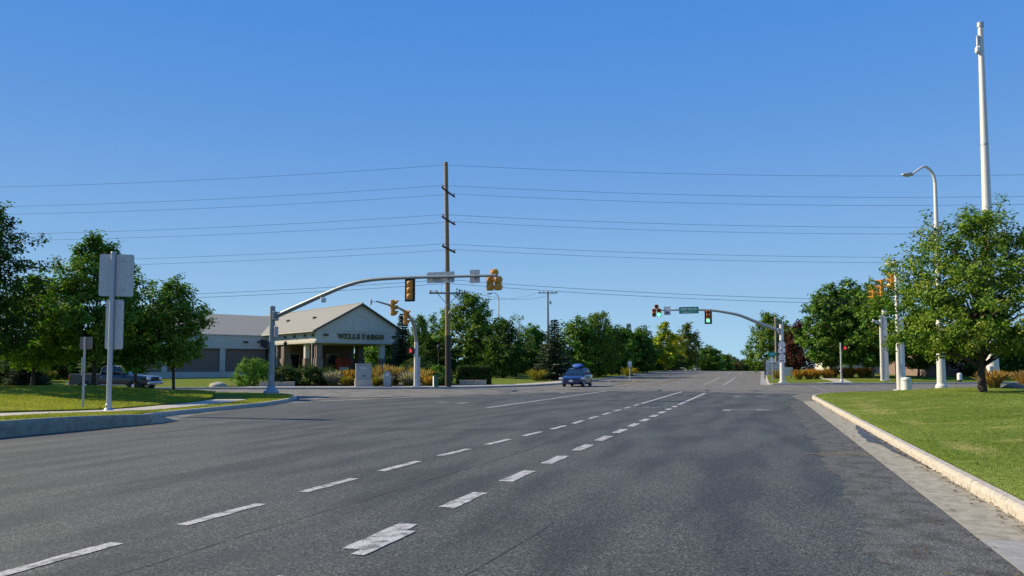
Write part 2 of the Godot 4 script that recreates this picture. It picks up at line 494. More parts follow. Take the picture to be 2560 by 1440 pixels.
# ---------------------------------------------------------------- vegetation
class Leaves:
	var v := PackedVector3Array()
	var n := PackedVector3Array()
	var c := PackedColorArray()
	var ix := PackedInt32Array()
	func leaf(p: Vector3, dir: Vector3, nrm: Vector3, length: float, width: float, col: Color) -> void:
		var side := dir.cross(nrm).normalized() * width * 0.5
		var up := side.cross(dir).normalized()
		var k := v.size()
		v.append(p); v.append(p + dir * length * 0.45 + side + up * width * 0.12); v.append(p + dir * length); v.append(p + dir * length * 0.45 - side + up * width * 0.12)
		for i in 4:
			n.append(up); c.append(col)
		ix.append_array(PackedInt32Array([k, k + 2, k + 1, k, k + 3, k + 2]))
	func mesh() -> ArrayMesh:
		var a := []
		a.resize(Mesh.ARRAY_MAX)
		a[Mesh.ARRAY_VERTEX] = v; a[Mesh.ARRAY_NORMAL] = n; a[Mesh.ARRAY_COLOR] = c; a[Mesh.ARRAY_INDEX] = ix
		var m := ArrayMesh.new()
		m.add_surface_from_arrays(Mesh.PRIMITIVE_TRIANGLES, a)
		return m
func rv() -> Vector3:
	return Vector3(rng.randfn(), rng.randfn(), rng.randfn()).normalized()
func prof_at(prof: Array, h: float) -> float:
	for i in prof.size() - 1:
		if h <= prof[i + 1].x:
			return lerpf(prof[i].y, prof[i + 1].y, smoothstep(prof[i].x, prof[i + 1].x, h))
	return 0.0
func tone(pal: Array) -> Color:
	var a: Color = pal[rng.randi() % pal.size()]
	var k := rng.randf_range(1.3, 2.25)
	return Color(a.r * k * rng.randf_range(1.0, 1.22), a.g * k, a.b * k * 0.8 * rng.randf_range(0.9, 1.1))
# a leafy tree: o = {h, r, base (crown foot), prof, clumps, per, leaf, spread, pal, trunk, bark, lobes, up}
func make_tree(called: String, label: String, o: Dictionary, seed_: int, where := Vector3.ZERO, group := "", category := "tree") -> Node3D:
	rng.seed = seed_
	var t := thing(called, label, category, where, 0.0, group)
	t.set_meta("base", called)
	var lv := Leaves.new()
	var h: float = o.h
	var foot: float = o.base
	var ch := h - foot
	var f := FastNoiseLite.new()
	f.seed = seed_; f.frequency = 0.9
	var tips := []
	var lobes: float = o.get("lobes", 0.35)
	var shoots: float = o.get("up", 0.25)
	for i in int(o.clumps):
		var hh := rng.randf()
		while rng.randf() > prof_at(o.prof, hh) + 0.12: hh = rng.randf()
		var a := rng.randf() * TAU
		var lobe := 1.0 + lobes * f.get_noise_3d(cos(a) * 1.6, hh * 3.2, sin(a) * 1.6) * 1.6
		var r: float = o.r * prof_at(o.prof, hh) * lobe * pow(rng.randf(), o.get("bias", 0.42))
		var p := Vector3(cos(a) * r, foot + hh * ch, sin(a) * r)
		if shoots > 0 and rng.randf() < 0.3: p += Vector3(p.x, 0, p.z).normalized() * rng.randf() * shoots * 0.7 + Vector3.UP * rng.randf() * shoots
		tips.append(p)
		var base_col := tone(o.pal)
		var out := (Vector3(p.x, (p.y - foot - ch * 0.4) * 0.6, p.z)).normalized()
		var axis := (out * 0.7 + Vector3.UP * 0.45 + rv() * 0.6).normalized()
		for k in int(o.per * 1.25):
			var q: Vector3 = p + rv() * o.spread * pow(rng.randf(), 0.5) * Vector3(1, 0.75, 1) + axis * rng.randf_range(-0.6, 0.9) * o.spread
			var nn := (Vector3.UP * 0.75 + out * 0.55 + rv() * 0.85).normalized()
			var dir := rv()
			dir = (dir - nn * dir.dot(nn) + Vector3.DOWN * 0.15).normalized()
			var w := rng.randf_range(0.75, 1.3)
			var kk := rng.randf_range(0.8, 1.22)
			lv.leaf(q, dir, nn, o.leaf * w * 1.2, o.leaf * w * 1.2 * o.get("wide", 0.62), Color(base_col.r * kk, base_col.g * kk, base_col.b * kk))
	var mb := MB.new()
	var tr: float = o.trunk
	var lean := Vector3(rng.randf_range(-0.02, 0.02), 0, rng.randf_range(-0.02, 0.02)) * h
	var top: float = foot + ch * o.get("leader", 0.72)
	var tp := []
	var rad := []
	for i in 9:
		var u := i / 8.0
		tp.append(Vector3(lean.x * u, -0.12 + (top + 0.12) * u, lean.z * u) + rv() * 0.03 * u * Vector3(1, 0, 1))
		rad.append(tr * (1.35 if i == 0 else 1.0) * lerpf(1.0, 0.18, pow(u, 0.9)))
	mb.tube(tp, rad, 9)
	for i in int(o.get("limbs", 14)):
		var tip: Vector3 = tips[rng.randi() % tips.size()]
		var u := clampf((tip.y * 0.62 - 0.1) / top, foot * 0.72 / top, 0.9)
		var from := Vector3(lean.x * u, top * u, lean.z * u)
		var mid := from.lerp(tip, 0.5) + Vector3.UP * from.distance_to(tip) * 0.08
		var r0 := tr * lerpf(0.5, 0.16, u)
		mb.tube([from, mid, from.lerp(tip, 0.92)], [r0, r0 * 0.6, r0 * 0.2], 6, false)
	part("trunk", mb.mesh(), o.get("bark", M.bark), t)
	part("crown", lv.mesh(), M.leaf, t)
	return t
func make_spruce(called: String, label: String, h: float, r: float, seed_: int, pal: Array, where := Vector3.ZERO, group := "", dens := 1.0) -> Node3D:
	rng.seed = seed_
	var t := thing(called, label, "tree", where, 0.0, group)
	t.set_meta("base", called)
	var lv := Leaves.new()
	var mb := MB.new()
	mb.tube([Vector3(0, -0.1, 0), Vector3(0, h * 0.5, 0), Vector3(0, h, 0)], [h * 0.022, h * 0.013, 0.015], 8)
	var y := h * 0.045
	while y < h * 0.985:
		var u := y / h
		var rr := r * pow(1.0 - u, 0.82) * (0.75 + 0.25 * smoothstep(0.0, 0.12, u))
		var nb := int(lerpf(13, 5, u))
		var spin := rng.randf() * TAU
		for b in nb:
			var a := spin + TAU * b / nb + rng.randf_range(-0.2, 0.2)
			var len := rr * rng.randf_range(0.7, 1.12)
			var d := Vector3(cos(a), 0, sin(a))
			var side := Vector3(-d.z, 0, d.x)
			var tone0 := tone(pal)
			var steps := maxi(3, int(len / 0.16 * dens))
			for k in steps:
				var q := (k + 0.6) / steps
				var p := d * len * q + Vector3.UP * (y + len * (-0.34 * q + 0.22 * q * q))
				for e in 6:
					var sw := rng.randf_range(-1.0, 1.0)
					var dir := (d * 0.75 + side * sw + Vector3.UP * rng.randf_range(-0.35, 0.35)).normalized()
					var kk := rng.randf_range(0.7, 1.3)
					lv.leaf(p + side * sw * 0.12 * rr, dir, (Vector3.UP + rv() * 0.5).normalized(), rng.randf_range(0.24, 0.42) * (0.5 + 0.5 * h / 6.5), 0.13 * (0.5 + 0.5 * h / 6.5), Color(tone0.r * kk, tone0.g * kk, tone0.b * kk))
			if b % 2 == 0: mb.tube([Vector3.UP * y, d * len * 0.55 + Vector3.UP * (y - len * 0.12)], [0.03, 0.012], 5, false)
		y += h * 0.026 * rng.randf_range(0.85, 1.2)
	part("trunk", mb.mesh(), M.bark, t)
	part("crown", lv.mesh(), M.needle, t)
	return t
# grassy or flowering clump: arching blades from one foot, plumes on top
func make_clump(called: String, label: String, where: Vector3, h: float, r: float, blades: int, foot: Array, head: Array, seed_: int, group: String, category := "plant", head_from := 0.6) -> Node3D:
	rng.seed = seed_
	var t := thing(called, label, category, where, 0.0, group)
	t.set_meta("base", called)
	var lf := Leaves.new()
	var hd := Leaves.new()
	for i in blades:
		var a := rng.randf() * TAU
		var o := Vector3(cos(a), 0, sin(a))
		var start := o * r * 0.45 * sqrt(rng.randf())
		var lean := rng.randf_range(0.1, 1.0)
		var hh := h * rng.randf_range(0.6, 1.05)
		var p0 := start
		var segs := 3
		for k in segs:
			var u1 := float(k + 1) / segs
			var p1 := start + Vector3.UP * hh * u1 * (1.0 - 0.18 * lean * u1) + o * r * 0.8 * lean * u1 * u1 + rv() * 0.02
			var lower := lerpf(0, 1, u1) < head_from
			var col := tone(foot if lower else head)
			var d := (p1 - p0)
			(lf if lower else hd).leaf(p0, d.normalized(), (o + rv() * 0.7).normalized(), d.length() * 1.25, 0.035 if lower else 0.06, col)
			p0 = p1
	part("leaves", lf.mesh(), M.blade, t)
	part("flower_heads", hd.mesh(), M.blade, t)
	return t
const DRY := [[13.6, 28.6, 3.4, .7], [12.1, 24.6, 2.2, .5], [8.3, 13.6, 1.5, .35], [15.5, 31.5, 1.6, .5], [10.5, 19.5, .9, .25]]
func grass_patch(called: String, label: String, spots: Array, blade_h: float, pal: Array, seed_: int) -> void:
	rng.seed = seed_
	var lv := Leaves.new()
	for i in 7:
		var a := rng.randf() * TAU
		var o := Vector3(cos(a), 0, sin(a))
		var st := o * rng.randf() * 0.045
		var dir := (Vector3.UP + o * rng.randf_range(0.4, 1.8)).normalized()
		lv.leaf(st - Vector3(0, 0.01, 0), dir, o, blade_h * rng.randf_range(0.7, 1.3), blade_h * 0.2, Color.WHITE)
	for i in lv.n.size(): lv.n[i] = lv.n[i].normalized()
	var mm := MultiMesh.new()
	mm.transform_format = MultiMesh.TRANSFORM_3D
	mm.use_colors = true
	mm.mesh = lv.mesh()
	mm.instance_count = spots.size()
	var f := FastNoiseLite.new()
	f.seed = seed_; f.frequency = 0.16; f.fractal_octaves = 4
	for i in spots.size():
		var p: Vector3 = spots[i]
		var s := rng.randf_range(0.7, 1.35)
		mm.set_instance_transform(i, Transform3D(Basis(Vector3.UP, rng.randf() * TAU).scaled(Vector3(s, s * rng.randf_range(0.7, 1.2), s)), p))
		var k := clampf(f.get_noise_2d(p.x, p.z) * 1.3 + 0.5 + rng.randf_range(-0.22, 0.22), 0, 0.999)
		var c0: Color = pal[0].lerp(pal[1], k)
		# straw where the turf has dried out
		var dry := smoothstep(0.30, 0.55, f.get_noise_2d(p.x * 1.7 + 90, p.z * 3.4))
		c0 = c0.lerp(pal[2], dry * rng.randf_range(0.35, 1.0))
		for e in DRY:
			var q := Vector2(p.x - e[0], -p.z - e[1])
			var u := Vector2(q.dot(Vector2(SH, CH)) / e[2], q.dot(Vector2(CH, -SH)) / e[3])
			var g := u.length() + 0.55 * f.get_noise_2d(p.x * 6.0, p.z * 6.0)
			if g < 1.0 and rng.randf() < 1.15 - g: c0 = c0.lerp(pal[2], rng.randf_range(0.5, 1.0))
		var b := rng.randf_range(0.75, 1.25)
		mm.set_instance_color(i, Color(c0.r * b, c0.g * b, c0.b * b))
	var o := MultiMeshInstance3D.new()
	o.name = numbered(called)
	o.multimesh = mm
	o.material_override = M.blade
	o.set_meta("kind", "stuff"); o.set_meta("label", label); o.set_meta("category", "grass")
	add_child(o)

# ---------------------------------------------------------------- street furniture
# A signal head that faces local +Z. cells: positions of the sections (x, y); lit: index of the glowing one, -1 none.
func signal_head(label: String, where: Vector3, turn: float, cells: Array, colours: Array, lit: int, plate: Vector2, group: String, size := 0.345) -> Node3D:
	var t := thing("traffic_light", label, "traffic light", where, turn, group)
	var r := size * 0.43
	for i in cells.size():
		var p := Vector3(cells[i].x, cells[i].y, 0) * size
		var hb := MB.new()
		hb.box(p, Vector3(size * 0.97, size * 0.97, size * 0.5), size * 0.07)
		# the domed back of a section
		var ring := [Vector2(r * 0.98, 0), Vector2(r * 0.86, size * 0.12), Vector2(r * 0.5, size * 0.2), Vector2(0.001, size * 0.22)]
		hb.lathe(ring, 14, Transform3D(Basis(Vector3.RIGHT, -PI / 2), p + Vector3(0, 0, -size * 0.24)))
		part("housing", hb.mesh(), M.yellow, t)
		var vz := MB.new()
		var outer := []
		var inner := []
		for k in 15:
			var a := deg_to_rad(-40 + 260.0 * k / 14)
			outer.append(Vector3(cos(a), sin(a), 0) * r)
			inner.append(Vector3(cos(a), sin(a), 0) * r * 0.93)
		var z0 := size * 0.23
		for k in 14:
			var reach := size * (0.75 if k > 2 and k < 11 else 0.45)
			var f := Vector3(0, 0, z0 + reach)
			var b := Vector3(0, 0, z0)
			vz.quad_out(p + outer[k] + b, p + outer[k + 1] + b, p + outer[k + 1] + f, p + outer[k] + f, p + f)
			vz.quad(p + inner[k] + b, p + inner[k] + f, p + inner[k + 1] + f, p + inner[k + 1] + b)
			vz.quad(p + inner[k] + f, p + outer[k] + f, p + outer[k + 1] + f, p + inner[k + 1] + f)
		part("visor", vz.mesh(), M.yellow, t)
		var lens := MB.new()
		lens.lathe([Vector2(r * 0.93, 0), Vector2(r * 0.7, size * 0.06), Vector2(0.001, size * 0.09)], 16, Transform3D(Basis(Vector3.RIGHT, PI / 2), p + Vector3(0, 0, size * 0.245)))
		var lm: Material = [M.lens_red, M.lens_amber, M.lens_green_off][colours[i]]
		if i == lit: lm = M.lens_green
		part("lens", lens.mesh(), lm, t)
		if i == lit:
			var glow := OmniLight3D.new()
			glow.name = "glow"
			glow.light_color = Color(0.4, 1.0, 0.8); glow.light_energy = 0.15; glow.light_size = 0.12; glow.omni_range = 12; glow.omni_attenuation = 2; glow.shadow_enabled = true
			glow.position = p + Vector3(0, 0, size * 0.5)
			t.add_child(glow)
	if plate.x > 0:
		var bp := MB.new()
		var n := cells.size()
		var w := plate.x
		var hh := plate.y
		var iw := size * 0.49
		var ih := size * n * 0.5
		# a frame round the housings, so that it butts against them
		bp.box(Vector3(-(iw + w) / 2 - 0.002, 0, 0.02), Vector3(w - iw, hh * 2, 0.012))
		bp.box(Vector3((iw + w) / 2 + 0.002, 0, 0.02), Vector3(w - iw, hh * 2, 0.012))
		bp.box(Vector3(0, (ih + hh) / 2 + 0.002, 0.02), Vector3(iw * 2, hh - ih, 0.012))
		bp.box(Vector3(0, -(ih + hh) / 2 - 0.002, 0.02), Vector3(iw * 2, hh - ih, 0.012))
		part("backplate", bp.mesh(), M.black_matt, t)
	return t
func ped_signal(label: String, where: Vector3, turn: float, lit: bool) -> Node3D:
	var t := thing("pedestrian_signal", label, "pedestrian signal", where, turn, "pedestrian signals")
	part("housing", MB.new().box(Vector3.ZERO, Vector3(0.46, 0.46, 0.22), 0.03).mesh(), M.black, t)
	part("visor", MB.new().box(Vector3(0, 0.235, 0.19), Vector3(0.46, 0.02, 0.2)).box(Vector3(-0.235, 0.03, 0.17), Vector3(0.02, 0.38, 0.16)).box(Vector3(0.235, 0.03, 0.17), Vector3(0.02, 0.38, 0.16)).mesh(), M.black, t)
	var hand := MB.new()
	hand.box(Vector3(0, -0.06, 0.118), Vector3(0.17, 0.17, 0.012), 0.005)
	for k in 4: hand.box(Vector3(-0.066 + 0.044 * k, 0.09, 0.118), Vector3(0.034, [0.11, 0.14, 0.135, 0.10][k], 0.012), 0.004)
	hand.box(Vector3(0.115, -0.03, 0.118), Vector3(0.035, 0.12, 0.012), 0.004, Basis(Vector3.BACK, -0.6))
	part("raised_hand", hand.mesh(), M.hand_red if lit else M.lens_red, t)
	part("bracket", MB.new().tube([Vector3(0, 0.12, -0.1), Vector3(0, 0.12, -0.34)], [0.03], 8).mesh(), M.galv, t)
	return t
func flat_sign(called: String, label: String, category: String, where: Vector3, turn: float, size: Vector2, face: Material, back: Material, group := "", round_ := 0.05) -> Node3D:
	# faces local +Z; plate 6 mm thick
	var t := thing(called, label, category, where, turn, group)
	var pts := PackedVector2Array()
	for c in [[1, 1, 0], [-1, 1, 90], [-1, -1, 180], [1, -1, 270]]:
		for k in 5:
			var a := deg_to_rad(c[2] + 22.5 * k)
			pts.append(Vector2(c[0] * (size.x / 2 - round_) + cos(a) * round_, c[1] * (size.y / 2 - round_) + sin(a) * round_))
	part("panel", MB.new().extrude(pts, 0.006, Transform3D(Basis(), Vector3(0, 0, -0.003))).mesh(), back, t)
	if face: part("face", MB.new().extrude(pts, 0.002, Transform3D(Basis().scaled(Vector3(0.985, 0.985, 1)), Vector3(0, 0, 0.005))).mesh(), face, t)
	return t
func lettering(text: String, where: Vector3, h: float, depth: float, m: Material, parent: Node, called := "lettering", serif := false) -> MeshInstance3D:
	var tm := TextMesh.new()
	var f := SystemFont.new()
	f.font_names = PackedStringArray(["Droid Serif" if serif else "Droid Sans"])
	f.font_weight = 700
	tm.font = f; tm.text = text; tm.font_size = 64; tm.pixel_size = h / 46.0; tm.depth = depth
	return part(called, tm, m, parent, where)
func arm_pts(a: Vector3, knots: Array, dir: Vector3) -> Array:
	# knots: (distance along, height) -> smooth list of points
	var c := Curve3D.new()
	for i in knots.size():
		var p: Vector3 = a + dir * knots[i].x + Vector3.UP * knots[i].y
		var q: Vector3 = a + dir * knots[maxi(i - 1, 0)].x + Vector3.UP * knots[maxi(i - 1, 0)].y
		var r: Vector3 = a + dir * knots[mini(i + 1, knots.size() - 1)].x + Vector3.UP * knots[mini(i + 1, knots.size() - 1)].y
		var tg := (r - q) / 6.0
		c.add_point(p, -tg if i > 0 else Vector3.ZERO, tg if i < knots.size() - 1 else Vector3.ZERO)
	c.bake_interval = 0.4
	return Array(c.get_baked_points())
func taper(pts: Array, r0: float, r1: float) -> Array:
	var out := []
	for i in pts.size(): out.append(lerpf(r0, r1, float(i) / (pts.size() - 1)))
	return out
func wire(label: String, a: Vector3, b: Vector3, sag: float, r: float, group: String) -> void:
	var pts := []
	for i in 31:
		var u := i / 30.0
		pts.append(a.lerp(b, u) - Vector3.UP * sag * 4 * u * (1 - u))
	var o := part("power_line", MB.new().tube(pts, [r], 5).mesh(), M.wire, self)
	tag(o, label, "cable", group)

# ---------------------------------------------------------------- vehicles (front towards local +Z)
func wheel(t: Node3D, p: Vector3, r: float, w: float) -> void:
	var xf := Transform3D(Basis(Vector3.BACK, PI / 2), p)
	var ty := part("wheel", MB.new().lathe([Vector2(r * 0.62, -w / 2), Vector2(r * 0.93, -w / 2), Vector2(r, -w * 0.36), Vector2(r, w * 0.36), Vector2(r * 0.93, w / 2), Vector2(r * 0.62, w / 2)], 22, xf).mesh(), M.rubber, t)
	var rim := MB.new()
	rim.lathe([Vector2(0.001, -w * 0.42), Vector2(r * 0.2, -w * 0.44), Vector2(r * 0.62, -w * 0.30), Vector2(r * 0.64, -w * 0.45)], 18, xf)
	rim.lathe([Vector2(r * 0.64, w * 0.45), Vector2(r * 0.62, w * 0.30), Vector2(r * 0.2, w * 0.44), Vector2(0.001, w * 0.42)], 18, xf)
	part("rim", rim.mesh(), M.chrome, ty)
func ring8(z: float, pts: Array) -> PackedVector3Array:
	# pts: (half width, y) up the right side, mirrored down the left
	var out := PackedVector3Array()
	for p in pts: out.append(Vector3(p[0], p[1], z))
	for i in range(pts.size() - 1, -1, -1): out.append(Vector3(-pts[i][0], pts[i][1], z))
	return out
func blue_car(where: Vector3, turn: float) -> Node3D:
	var t := thing("blue_car", "dark blue hatchback driving towards the junction with a load on its roof", "car", where, turn)
	var b := []
	for q in [[2.18, .30, .62, .70, .70], [2.10, .22, .80, .76, .78], [1.75, .20, .87, .86, .86], [1.0, .20, .89, .97, .88], [.55, .20, .895, 1.02, .88], [-.9, .20, .90, 1.04, .88], [-1.7, .21, .89, 1.05, .87], [-2.1, .28, .84, 1.0, .82], [-2.17, .36, .76, .92, .76]]:
		b.append(ring8(q[0], [[q[2] * .86, q[1]], [q[2] * .97, q[1] + .14], [q[2], (q[1] + q[3]) * .52], [q[4] * .985, q[3] - .10], [q[4] * .86, q[3]]]))
	part("body", MB.new().loft(b).mesh(), M.car_blue, t)
	var g := []
	for q in [[1.02, 1.0, 1.01, .78], [.25, 1.0, 1.47, .64], [-.2, 1.02, 1.53, .62], [-1.2, 1.03, 1.52, .61], [-1.75, 1.03, 1.40, .60], [-2.05, 1.0, 1.04, .70]]:
		g.append(ring8(q[0], [[.80, q[1] - .03], [lerpf(.80, q[3], .5) + .02, lerpf(q[1], q[2], .5)], [q[3], q[2]]]))
	part("window", MB.new().loft(g).mesh(), M.window, t)
	var r := []
	for q in [[.32, 1.445, .60], [-.2, 1.535, .625], [-1.2, 1.525, .615], [-1.78, 1.40, .58]]:
		r.append(ring8(q[0], [[q[2] + .025, q[1] - .035], [q[2] * .9, q[1] + .018]]))
	part("roof", MB.new().loft(r).mesh(), M.car_blue, t)
	for s in [-1.0, 1.0]:
		part("pillar", MB.new().tube([Vector3(s * .80, 1.0, .98), Vector3(s * .645, 1.47, .26)], [.04, .035], 6).mesh(), M.car_blue, t)
		part("pillar", MB.new().tube([Vector3(s * .825, 1.0, -.25), Vector3(s * .645, 1.51, -.3)], [.04], 6).mesh(), M.car_blue, t)
		part("pillar", MB.new().tube([Vector3(s * .80, 1.0, -1.65), Vector3(s * .62, 1.45, -1.5)], [.06], 6).mesh(), M.car_blue, t)
		var hl := MB.new()
		hl.loft([ring8(2.06, [[.10, -.07], [.15, 0], [.10, .07]]), ring8(1.72, [[.07, -.05], [.11, .03], [.07, .09]])])
		part("headlight", hl.mesh(), M.lamp, t, Vector3(s * .68, .70, 0.04), s * 0.12)
		part("mirror", MB.new().box(Vector3(s * .98, 1.06, .72), Vector3(.2, .14, .1), .04).box(Vector3(s * .87, 1.02, .72), Vector3(.12, .04, .05)).mesh(), M.car_blue, t)
		part("fog_lamp", MB.new().box(Vector3(s * .64, .40, 2.06), Vector3(.18, .10, .08), .03).mesh(), M.lamp, t)
		for z in [1.35, -1.32]: wheel(t, Vector3(s * .79, .32, z), .32, .2)
	part("grille", MB.new().box(Vector3(0, .66, 2.13), Vector3(.84, .14, .08), .03).mesh(), M.black, t)
	part("bumper_intake", MB.new().box(Vector3(0, .36, 2.12), Vector3(1.0, .16, .1), .03).mesh(), M.black, t)
	part("badge", MB.new().lathe([Vector2(.001, .012), Vector2(.06, .012)], 14, Transform3D(Basis(Vector3.RIGHT, PI / 2), Vector3(0, .68, 2.165))).mesh(), M.chrome, t)
	part("licence_plate", MB.new().box(Vector3(-.02, .50, 2.19), Vector3(.33, .16, .02)).mesh(), M.plate, t)
	for s in [-1.0, 1.0]:
		part("roof_rail", MB.new().tube([Vector3(s * .5, 1.55, .05), Vector3(s * .5, 1.60, -.1), Vector3(s * .5, 1.60, -1.3), Vector3(s * .5, 1.53, -1.45)], [.018], 6).mesh(), M.black, t)
	return t
func pickup(where: Vector3, turn: float) -> Node3D:
	var t := thing("pickup_truck", "dark grey crew cab pickup truck waiting beyond the lawn trees", "truck", where, turn)
	var b := []
	for q in [[2.62, .48, .80, .92, .80], [2.5, .42, .90, 1.02, .88], [1.9, .42, .93, 1.10, .90], [1.15, .42, .94, 1.14, .91], [-.55, .42, .945, 1.16, .92], [-.62, .42, .945, 1.16, .92]]:
		b.append(ring8(q[0], [[q[2] * .9, q[1]], [q[2], q[1] + .16], [q[2], (q[1] + q[3]) * .52], [q[4], q[3] - .08], [q[4] * .88, q[3]]]))
	part("body", MB.new().loft(b).mesh(), M.car_grey, t)
	# open cargo bed: two sides, tailgate and floor
	var bed := MB.new()
	for s in [-1.0, 1.0]: bed.box(Vector3(s * .90, .83, -1.62), Vector3(.09, .72, 1.98), .03)
	bed.box(Vector3(0, .83, -2.58), Vector3(1.86, .70, .08), .03)
	bed.box(Vector3(0, .58, -1.6), Vector3(1.72, .08, 1.9))
	part("cargo_bed", bed.mesh(), M.car_grey, t)
	var g := []
	for q in [[1.28, 1.10, 1.12, .80], [.55, 1.10, 1.62, .68], [.2, 1.12, 1.69, .67], [-.35, 1.12, 1.67, .66], [-.52, 1.12, 1.58, .66], [-.60, 1.1, 1.14, .74]]:
		g.append(ring8(q[0], [[.84, q[1] - .03], [lerpf(.84, q[3], .5) + .02, lerpf(q[1], q[2], .5)], [q[3], q[2]]]))
	part("window", MB.new().loft(g).mesh(), M.window, t)
	var r := []
	for q in [[.60, 1.60, .64], [.2, 1.695, .675], [-.35, 1.68, .67], [-.55, 1.58, .64]]:
		r.append(ring8(q[0], [[q[2] + .03, q[1] - .04], [q[2] * .9, q[1] + .02]]))
	part("roof", MB.new().loft(r).mesh(), M.car_grey, t)
	for s in [-1.0, 1.0]:
		part("pillar", MB.new().tube([Vector3(s * .84, 1.1, 1.22), Vector3(s * .69, 1.63, .56)], [.045], 6).mesh(), M.car_grey, t)
		part("pillar", MB.new().tube([Vector3(s * .86, 1.1, .30), Vector3(s * .69, 1.67, .22)], [.05], 6).mesh(), M.car_grey, t)
		part("pillar", MB.new().tube([Vector3(s * .85, 1.1, -.56), Vector3(s * .67, 1.6, -.5)], [.06], 6).mesh(), M.car_grey, t)
		part("headlight", MB.new().box(Vector3(s * .70, .86, 2.55), Vector3(.36, .22, .2), .05).mesh(), M.lamp, t)
		part("tail_light", MB.new().box(Vector3(s * .88, .92, -2.6), Vector3(.14, .36, .1), .03).mesh(), M.tail, t)
		part("mirror", MB.new().box(Vector3(s * 1.06, 1.18, .98), Vector3(.2, .17, .1), .04).box(Vector3(s * .94, 1.12, .98), Vector3(.12, .05, .05)).mesh(), M.car_grey, t)
		part("door_handle", MB.new().box(Vector3(s * .95, .98, .02), Vector3(.03, .035, .16), .01).mesh(), M.chrome, t)
		part("door_handle", MB.new().box(Vector3(s * .95, .98, -.46), Vector3(.03, .035, .14), .01).mesh(), M.chrome, t)
		part("sill_trim", MB.new().box(Vector3(s * .93, .47, .3), Vector3(.05, .07, 1.7), .02).mesh(), M.galv, t)
		for z in [1.72, -1.55]:
			var arch := MB.new()
			var a0 := []
			for k in 11: a0.append(Vector3(s * .93, .38 + sin(PI * k / 10.0) * .44, z + cos(PI * k / 10.0) * .46))
			arch.tube(a0, [.035], 6)
			part("wheel_arch", arch.mesh(), M.car_grey, t)
			part("wheel_well", MB.new().lathe([Vector2(.43, -.13), Vector2(.43, .13), Vector2(.001, .14)], 20, Transform3D(Basis(Vector3.BACK, -s * PI / 2), Vector3(s * .80, .40, z))).mesh(), M.black_matt, t)
			wheel(t, Vector3(s * .85, .37, z), .37, .24)
	part("front_bumper", MB.new().box(Vector3(0, .56, 2.64), Vector3(1.84, .22, .2), .06).mesh(), M.chrome, t)
	part("rear_bumper", MB.new().box(Vector3(0, .52, -2.72), Vector3(1.8, .18, .18), .05).mesh(), M.chrome, t)
	part("grille", MB.new().box(Vector3(0, .86, 2.62), Vector3(1.0, .22, .08), .03).mesh(), M.black, t)
	return t

